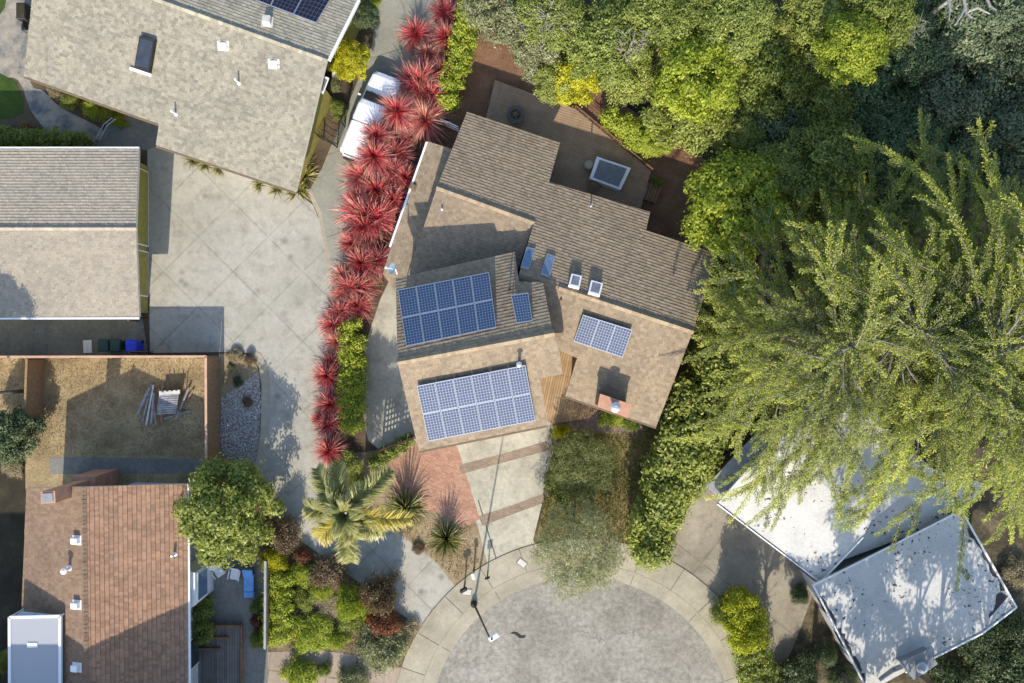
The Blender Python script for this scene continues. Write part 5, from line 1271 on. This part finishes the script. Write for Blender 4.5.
# ---- single trees
tree('tree', 'leafy green tree overhanging the corner of the terracotta roof', 'tree', 222, 514, 51, 4.6, 'lime', v=1)
tree('shrub_tree', 'bright yellow leafy bush between the truck and the top left house', 'bush', 348, 58, 21, 2.6, 'yellow', v=0, flat=.9)
tree('olive_tree', 'grey green olive tree overhanging the curb of the cul-de-sac', 'tree', 577, 550, 40, 3.9, 'airy', v=0, flat=.75, trunk=TR2)
hedge('ground_cover', 'low dark green leafy mass on the front lawn behind the olive tree', [(583, 440), (578, 460), (576, 482), (572, 506)], [1.0, 1.5, 1.6, 1.3], .6, 'mid', 3000, .15, .07, 'bush', 12)
tree('shrub_tree', 'low dark tree in the shade at the left edge beside the dry yard', 'tree', 6, 436, 28, 2.6, 'dark', v=1)
tree('shrub_tree', 'small dark tree at the top of the upper drive beside the house', 'tree', 366, 16, 14, 2.8, 'dark', v=0)

for x, y, r, z, lab in ((868, 772, 58, 9, 'tree outside the bottom edge shading the near corner of the flat white roof'), (960, 785, 64, 10.5, 'tree outside the bottom edge shading the middle of the flat white roof'), (920, 752, 56, 11.5, 'tallest tree outside the bottom edge below the flat white roof'),
        (800, 760, 50, 8.5, 'tree outside the bottom edge shading the dark garden'), (1050, 770, 62, 11, 'tree outside the bottom right corner shading the far corner of the flat white roof'), (1010, 750, 54, 12, 'slender tree outside the bottom right corner below the flat white roof')):
    tree('tree', lab, 'tree', x, y, r, z, 'sparse', 'tall trees south of the white house', v=0, flat=.9)
tree('tree', 'tree outside the left edge shading the pale garage roof', 'tree', -40, 398, 38, 7.0, 'mid', v=0)
tree('shrub_tree', 'soft rounded dark green crown on the front lawn above the grey green olive tree', 'tree', 584, 465, 31, 2.5, 'airyd', v=0, flat=.55)
# ---- shrubs
for a in (
 (561, 432, 8, .9, 'yellow', 'small yellow bush at the corner of the entry deck'),
 (613, 415, 13, .8, 'bright', 'low bright green shrub below the brick chimney'),
 (630, 423, 8, .6, 'mid', 'small shrub below the right corner of the chimney'),
 (345, 466, 13, .9, 'lime', 'lime shrub with red blooms at the lower end of the lime hedge'),
 (352, 482, 11, .7, 'lime', 'low lime shrub between the palm and the lower end of the lime hedge'),
 (284, 535, 15, 2.0, 'purple', 'purplish brown shrub beside the leafy green tree'),
 (272, 561, 13, 1.6, 'yellow', 'yellow shrub at the top of the patio fence'),
 (303, 557, 9, .8, 'red', 'small dark red shrub beside the shared drive'),
 (301, 574, 13, .9, 'bright', 'lime shrub below the small dark red shrub'),
 (303, 600, 12, .8, 'lime', 'lime shrub in the middle of the lower garden beside the clipped hedge'),
 (328, 573, 18, 1.3, 'purple', 'airy brown shrub at the edge of the shared drive'),
 (322, 590, 10, .7, 'bright', 'low lime shrub below the airy brown shrub'),
 (329, 608, 14, .5, 'tan', 'straw coloured low shrub in the middle of the lower garden'),
 (353, 604, 17, 2.2, 'bright', 'tall bright green shrub in the lower garden'),
 (350, 622, 11, .8, 'lime', 'mid green shrub just below the tall bright green shrub'),
 (378, 596, 18, 3.0, 'purple', 'tall dark brown shrub shading the shared drive'),
 (384, 622, 15, 1.8, 'red', 'rusty red shrub near the street corner'),
 (313, 634, 18, .9, 'bright', 'wide lime shrub above the pink path'),
 (336, 640, 10, .8, 'bright', 'bright shrub at the right end of the wide lime shrub'),
 (380, 648, 21, 1.3, 'olive', 'grey olive shrub at the street end of the pink path'),
 (404, 632, 12, .5, 'tan', 'low straw coloured clump beside the sidewalk'),
 (300, 676, 16, 1.0, 'bright', 'lime shrub on the pink path at the bottom edge'),
 (324, 671, 7, .6, 'mid', 'small round green shrub on the pink path'),
 (353, 681, 13, .8, 'olive', 'olive shrub at the bottom edge beside the pink path'),
 (257, 606, 8, 1.0, 'mid', 'upper green shrub inside the patio fence'),
 (257, 640, 9, 1.0, 'mid', 'lower green shrub inside the patio fence'),
 (256, 622, 6, .8, 'red', 'small dark red shrub inside the patio fence'),
 (55, 92, 8, .6, 'tan', 'straw shrub at the left end of the bed under the top left house'),
 (70, 100, 9, .8, 'lime', 'lime shrub in the bed under the top left house'),
 (92, 109, 9, .9, 'bright', 'bright shrub in the middle of the bed under the top left house'),
 (106, 114, 9, .9, 'lime', 'lime shrub near the handrail under the top left house'),
 (118, 121, 6, .6, 'bright', 'small bright shrub beside the handrail'),
 (27, 131, 7, .8, 'red', 'shrub with pink flowers above the pale garage roof'),
 (67, 139, 6, .9, 'yellow', 'small yellow shrub above the pale garage roof'),
 (338, 108, 8, .6, 'mid', 'green shrub inside the wire fence'),
 (333, 85, 7, .7, 'olive', 'pale shrub under the yellow bush'),
 (370, 1, 9, 1.0, 'bright', 'bright shrub at the very top of the upper drive'),
 (656, 183, 7, .6, 'mid', 'small green shrub beside the end of the deck'),
 (5, 662, 9, 1.0, 'lime', 'lime shrub at the bottom left corner beside the patio cover'),
 (12, 466, 10, .4, 'tan', 'straw clump below the low dark tree at the left edge'),
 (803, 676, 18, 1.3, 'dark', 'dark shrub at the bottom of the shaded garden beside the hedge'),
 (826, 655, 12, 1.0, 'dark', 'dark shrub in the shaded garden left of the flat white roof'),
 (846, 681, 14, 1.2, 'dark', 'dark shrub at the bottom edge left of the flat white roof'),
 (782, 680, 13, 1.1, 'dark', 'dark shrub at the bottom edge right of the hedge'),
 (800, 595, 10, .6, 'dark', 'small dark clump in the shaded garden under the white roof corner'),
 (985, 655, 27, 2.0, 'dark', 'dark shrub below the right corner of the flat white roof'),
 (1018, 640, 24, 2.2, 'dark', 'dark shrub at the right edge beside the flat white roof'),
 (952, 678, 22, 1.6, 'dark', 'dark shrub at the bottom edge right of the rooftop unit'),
 (1016, 575, 14, .8, 'tan', 'dry brown clump at the right edge above the white roof corner'),
 (1008, 676, 26, 2.2, 'dark', 'dark shrub in the bottom right corner'),
 (235, 357, 8, .4, 'tan', 'straw tuft at the top of the gravel bed'),
 (249, 360, 6, .5, 'purple', 'brown tuft at the curb corner of the gravel bed'),
 (231, 366, 4, .4, 'dark', 'small dark tuft in the sandy part of the gravel bed'),
 (237, 382, 5, .4, 'dark', 'dark tuft in the middle of the gravel bed'),
 (247, 402, 5, .4, 'purple', 'brown tuft near the curb in the middle of the gravel bed'),
 (418, 549, 6, .3, 'purple', 'small brown tuft in the sandy bed beside the shared drive'),
):
    shrub(a[5], a[0], a[1], a[2], a[3], a[4])
# ---- red flax row
m_flax = blade_mat('red flax blades', (.60, .015, .05), (.50, .07, .085), (.66, .33, .27), dead=(.34, .26, .15))
m_flax2 = blade_mat('salmon flax blades', (.58, .03, .05), (.54, .14, .12), (.72, .45, .34), dead=(.40, .32, .2))
m_flax3 = blade_mat('maroon flax blades', (.42, .015, .045), (.28, .04, .06), (.46, .22, .19), dead=(.26, .2, .14))
FX = [rosette_mesh('red_flax', 420, 1.25, .042, m_flax, 1, emin=-25), rosette_mesh('red_flax', 400, 1.25, .042, m_flax2, 2, droop=.5, emin=-25),
      rosette_mesh('red_flax', 800, 1.15, .042, m_flax, 3, heads=((.3, .2, .1), (-.35, .1, 0), (.05, -.35, .05), (0, .05, .25)), emin=-25), rosette_mesh('red_flax', 380, 1.2, .042, m_flax3, 9, emin=-20, heads=((.15, .1, 0), (-.12, -.1, .1))), rosette_mesh('red_flax', 440, 1.3, .04, m_flax, 12, emin=-25, droop=.6, heads=((.2, -.1, 0), (-.15, .12, .15)))]
flax = [(444, 8, 17, 0, 'at the very top of the row'), (415, 30, 16, 0, 'leaning over the drive near the top of the row'), (445, 34, 15, 0, 'second from the top on the hedge side'), (427, 51, 14, 0, 'in the middle of the row above the truck'),
 (442, 69, 16, 0, 'right of the truck hood on the hedge side'), (418, 80, 22, 2, 'very large, beside the truck hood'), (429, 92, 15, 1, 'between the large one and the lime hedge end'), (404, 109, 16, 0, 'over the windshield of the truck'),
 (424, 117, 19, 1, 'beside the white garden gate'), (405, 133, 15, 0, 'right of the truck cab'), (383, 134, 14, 1, 'over the roof of the truck cab'), (399, 151, 15, 0, 'right of the truck bed'), (381, 155, 16, 0, 'over the bed of the truck'),
 (397, 169, 15, 0, 'just above the low roof of the tan house'), (411, 175, 12, 1, 'touching the white gutter of the low roof'), (368, 175, 17, 0, 'behind the truck on the drive side'), (383, 189, 19, 1, 'in the middle of the row beside the low roof'), (398, 198, 14, 1, 'by the gutter in the middle of the low roof'),
 (363, 195, 14, 0, 'on the drive side just above the huge round one'), (367, 218, 27, 2, 'huge and round, facing the entrance of the court'), (350, 243, 16, 0, 'just below the huge round one on the drive side'), (360, 262, 19, 0, 'left of the satellite dish'), (376, 258, 16, 1, 'closest to the satellite dish'),
 (341, 274, 15, 1, 'on the court side below the satellite dish'), (352, 287, 16, 1, 'right where the row narrows'), (340, 294, 12, 0, 'small, on the court side where the row narrows'), (356, 305, 16, 0, 'first of the single line on the house side'), (339, 311, 13, 0, 'on the court side at the top of the lime hedge'),
 (331, 325, 14, 0, 'upper of the pair beside the top of the lime hedge'), (336, 342, 16, 1, 'lower of the pair beside the top of the lime hedge'), (329, 361, 9, 0, 'smallest of the row, beside the lime hedge'), (325, 376, 14, 0, 'fifth from the street end of the row'), (328, 405, 14, 1, 'third from the street end of the row'),
 (326, 425, 15, 0, 'second from the street end of the row'), (317, 419, 9, 0, 'small one leaning over the court near the street end'), (327, 452, 16, 0, 'last of the row at the street end')]
for x, y, r, k, lab in flax:
    near = 70 < y < 200; over = 'over the' in lab and 'truck' in lab; z = 2.5 if over else 1.5 if near else 1.0; q = P(x-(8 if over else 7 if near and x < 412 else 0), y, z); s = vrg.uniform(1.2, 1.6)*r/(F/(H-1.0))/1.22; o = bpy.data.objects.new('red_flax', FX[k if k == 2 else vrg.choice((0, 0, 1, 3, 4))]); COL.objects.link(o)
    o.location = (q.x, q.y, (1.95 if over else .75 if near else .35));  o.rotation_euler = (0, 0, vrg.uniform(0, 6.28)); o.scale = (s, s, max(.85, s)*vrg.uniform(1.0, 1.25))
    tag(o, 'red spiky flax plant '+lab, 'flax', 'red flax row beside the shared drive')
# ---- green spiky plants
m_yuc = blade_mat('green sword leaves', (.05, .075, .02), (.13, .16, .04), (.36, .33, .12)); m_yuc2 = blade_mat('yellow green sword leaves', (.06, .08, .02), (.20, .20, .04), (.42, .36, .12))
YU = rosette_mesh('spiky_plant', 260, 1.3, .07, m_yuc, 5, emin=5, emax=85, droop=.3)
GR = rosette_mesh('spiky_grass', 70, .8, .05, m_yuc2, 6, emin=10, emax=70, droop=.5)
for x, y, r, lab in ((446, 541, 22, 'round green spiky plant alone in the sandy bed below the brick patio'), (405, 511, 27, 'green spiky plant between the palm and the brick patio')):
    q = P(x, y, .6); s = r/(F/(H-1))/1.25; o = bpy.data.objects.new('spiky_plant', YU); COL.objects.link(o); o.location = (q.x, q.y, .1); o.scale = (s, s, s*1.5); o.rotation_euler = (0, 0, vrg.uniform(0, 6)); tag(o, lab, 'spiky plant')
for x, y, r, lab in ((304, 176, 12, 'spiky grass tuft at the right corner of the top left house'), (297, 190, 11, 'spiky grass tuft under the lowest corner of the top left roof'), (306, 163, 8, 'spiky grass tuft just above the corner of the top left roof'), (276, 189, 8, 'spiky grass tuft nearest the corner along the court edge'),
                  (258, 184, 7, 'spiky grass tuft along the court edge under the top left eave'), (217, 168, 7, 'right of three spiky tufts above the court entrance'), (204, 165, 7, 'middle of three spiky tufts above the court entrance'), (191, 160, 7, 'left of three spiky tufts above the court entrance')):
    q = P(x, y, .3); s = 1.6*r/17/.8; o = bpy.data.objects.new('spiky_grass', GR); COL.objects.link(o); o.location = (q.x, q.y, .02); o.scale = (s, s, s); o.rotation_euler = (0, 0, vrg.uniform(0, 6)); tag(o, lab, 'spiky grass', 'spiky grass around the top left house')
# ---- palm
pz = 4.6; q = P(346, 513, pz); pt = thing('palm_tree', 'feathery green palm with a yellowing frond beside the shared drive', 'palm', (q.x, q.y, 0))
mb = MB(); mb.tube([(0, 0, -.1), (.05, 0, 1.5), (0, .05, 3), (0, 0, pz-.6)], [.26, .2, .17, .16], n=12); o = mb.build('trunk', m_bark, None, smooth=True); o.parent = pt
def frond(ang, L, rise, drop, m, seed, wd=.55):
    rg = np.random.default_rng(seed); V = []; Fq = []; rn = []; al = []
    a = np.array([math.cos(ang), math.sin(ang), 0]); sd = np.array([-a[1], a[0], 0]); n = 70
    pth = lambda t: a*L*(t-.06*t*t)+np.array([0, 0, rise*math.sin(t*2.2)-drop*t*t])
    for k in range(n):
        t = .1+.9*k/n; p = pth(t); d = pth(min(1, t+.02))-pth(t-.02); d /= np.linalg.norm(d)
        for sg in (-1, 1):
            for rep in range(2):
                ll = wd*(.35+.9*math.sin(math.pi*(t*.82+.1)))*rg.uniform(.8, 1.15)
                e = d*rg.uniform(.5, .9)+sd*sg*rg.uniform(.5, 1.0)+np.array([0, 0, rg.uniform(-.5, .55)]); e /= np.linalg.norm(e); w = np.cross(e, [0, 0, 1])*.026
                p1 = p+e*ll*.55; p2 = p+e*ll+np.array([0, 0, -.12*ll]); b = len(V); r = rg.random()
                V += [p-w, p+w, p1+w, p1-w, p1-w, p1+w, p2+w*.2, p2-w*.2]; Fq += [(b, b+1, b+2, b+3), (b+4, b+5, b+6, b+7)]; rn += [r, r]; al += [.4+.2*t, .55+.3*t]
    me = fastmesh('frond', V, Fq, [m], rn, al); part('frond', me, pt, (0, 0, pz-.2))
m_palm = blade_mat('palm leaflets', (.12, .15, .035), (.34, .36, .10), (.56, .55, .26), .4); m_palmy = blade_mat('yellowing palm leaflets', (.20, .18, .02), (.48, .42, .07), (.6, .54, .17), .35)
for i, (dx, dy, kind) in enumerate(((-32, 42, 0), (42, 40, 0), (62, -8, 1), (2, -52, 0), (-30, -28, 1), (-44, 4, 0), (-12, 46, 0), (20, 24, 0), (36, -22, 0), (-22, 20, 0), (12, -26, 0), (8, 12, 0), (-9, -6, 0), (11, -5, 0), (-4, 11, 0), (3, -12, 0))):
    L = math.hypot(dx, dy)/(F/(H-pz)); frond(math.atan2(dy, dx), L*1.08, (.7 if L > 2 else .9 if L > .9 else 1.1), (.95 if L > 2 else .5 if L > .9 else .1), m_palmy if kind else m_palm, i, .68)
# ---- pebbles in the gravel bed and stones along it (uncountable)
rgp = np.random.default_rng(3); V = []; Fq = []
poly = [(p.x, p.y) for p in PX([(222, 398), (258, 372), (261, 400), (259, 432), (255, 470), (228, 478), (220, 440)])]
cnt = 0
while cnt < 3000:
    x, y = rgp.uniform(-17.2, -14.6), rgp.uniform(-8.2, -1.7)
    if not inside((x, y), poly): continue
    r = rgp.uniform(.025, .085); a = rgp.uniform(0, 6.28, 4); b = len(V); c, s_ = math.cos(a[0]), math.sin(a[0]); e = rgp.uniform(.6, 1)
    base = [(1, 0), (0, e), (-1, 0), (0, -e)]
    rot = [(x+r*(u*c-v*s_), y+r*(u*s_+v*c)) for u, v in base]
    V += [(p[0], p[1], .012) for p in rot]+[(x+(p[0]-x)*.55, y+(p[1]-y)*.55, .012+r*.8) for p in rot]
    Fq += [(b+4, b+5, b+6, b+7)]+[(b+i, b+(i+1) % 4, b+4+(i+1) % 4, b+4+i) for i in range(4)]; cnt += 1
me = fastmesh('pebbles', V, Fq, [plain('pebble mix', (.40, .385, .36), .9, var=.45, scale=11)], rgp.random(len(Fq)))
o = bpy.data.objects.new('pebbles', me); COL.objects.link(o); tag(o, 'bed of pale loose pebbles beside the curved curb of the court', 'gravel', None, 'stuff')
# leaf scraps / dry grass tufts on the yard and lawns
def tufts(name, label, poly_px, n, m, hmax, seed, wd=.02):
    rg = np.random.default_rng(seed); pl = [(p.x, p.y) for p in PX(poly_px)]; xs = [p[0] for p in pl]; ys = [p[1] for p in pl]; V = []; Fq = []; rn = []
    k = 0
    while k < n:
        x, y = rg.uniform(min(xs), max(xs)), rg.uniform(min(ys), max(ys))
        if not inside((x, y), pl): continue
        k += 1
        for _ in range(4):
            a = rg.uniform(0, 6.28); h = hmax*rg.uniform(.4, 1); ln = h*rg.uniform(.4, 1.2); d = np.array([math.cos(a), math.sin(a)]); s_ = np.array([-d[1], d[0]])*wd; b = len(V)
            V += [(x-s_[0], y-s_[1], .01), (x+s_[0], y+s_[1], .01), (x+d[0]*ln+s_[0]*.3, y+d[1]*ln+s_[1]*.3, h), (x+d[0]*ln-s_[0]*.3, y+d[1]*ln-s_[1]*.3, h)]; Fq.append((b, b+1, b+2, b+3)); rn.append(rg.random())
    me = fastmesh(name, V, Fq, [m], rn); o = bpy.data.objects.new(name, me); COL.objects.link(o); tag(o, label, 'grass', None, 'stuff')
m_straw = leaf_mat('straw blades', (.24, .18, .10), (.42, .34, .2), (.52, .43, .28), .3)
m_gr = leaf_mat('lawn blades', (.08, .09, .025), (.22, .20, .07), (.42, .33, .15), .3)
tufts('dry_grass', 'dry straw grass covering the fenced yard', [(0, 358), (204, 358), (204, 456), (0, 456)], 3000, m_straw, .06, 1)
tufts('lawn_grass', 'patchy green and straw grass of the front lawn', [(550, 428), (600, 436), (655, 428), (645, 470), (628, 560), (600, 582), (547, 560), (540, 520)], 5200, m_gr, .12, 2)
tufts('ground_litter', 'dry twigs and weeds scattered in the lower garden', [(286, 545), (345, 575), (412, 622), (405, 650), (290, 648)], 2200, m_straw, .2, 3, .018)
tufts('sand_weeds', 'thin dry weeds in the sandy bed', [(345, 480), (395, 520), (470, 525), (480, 560), (456, 580), (400, 530)], 500, m_straw, .12, 4, .015)
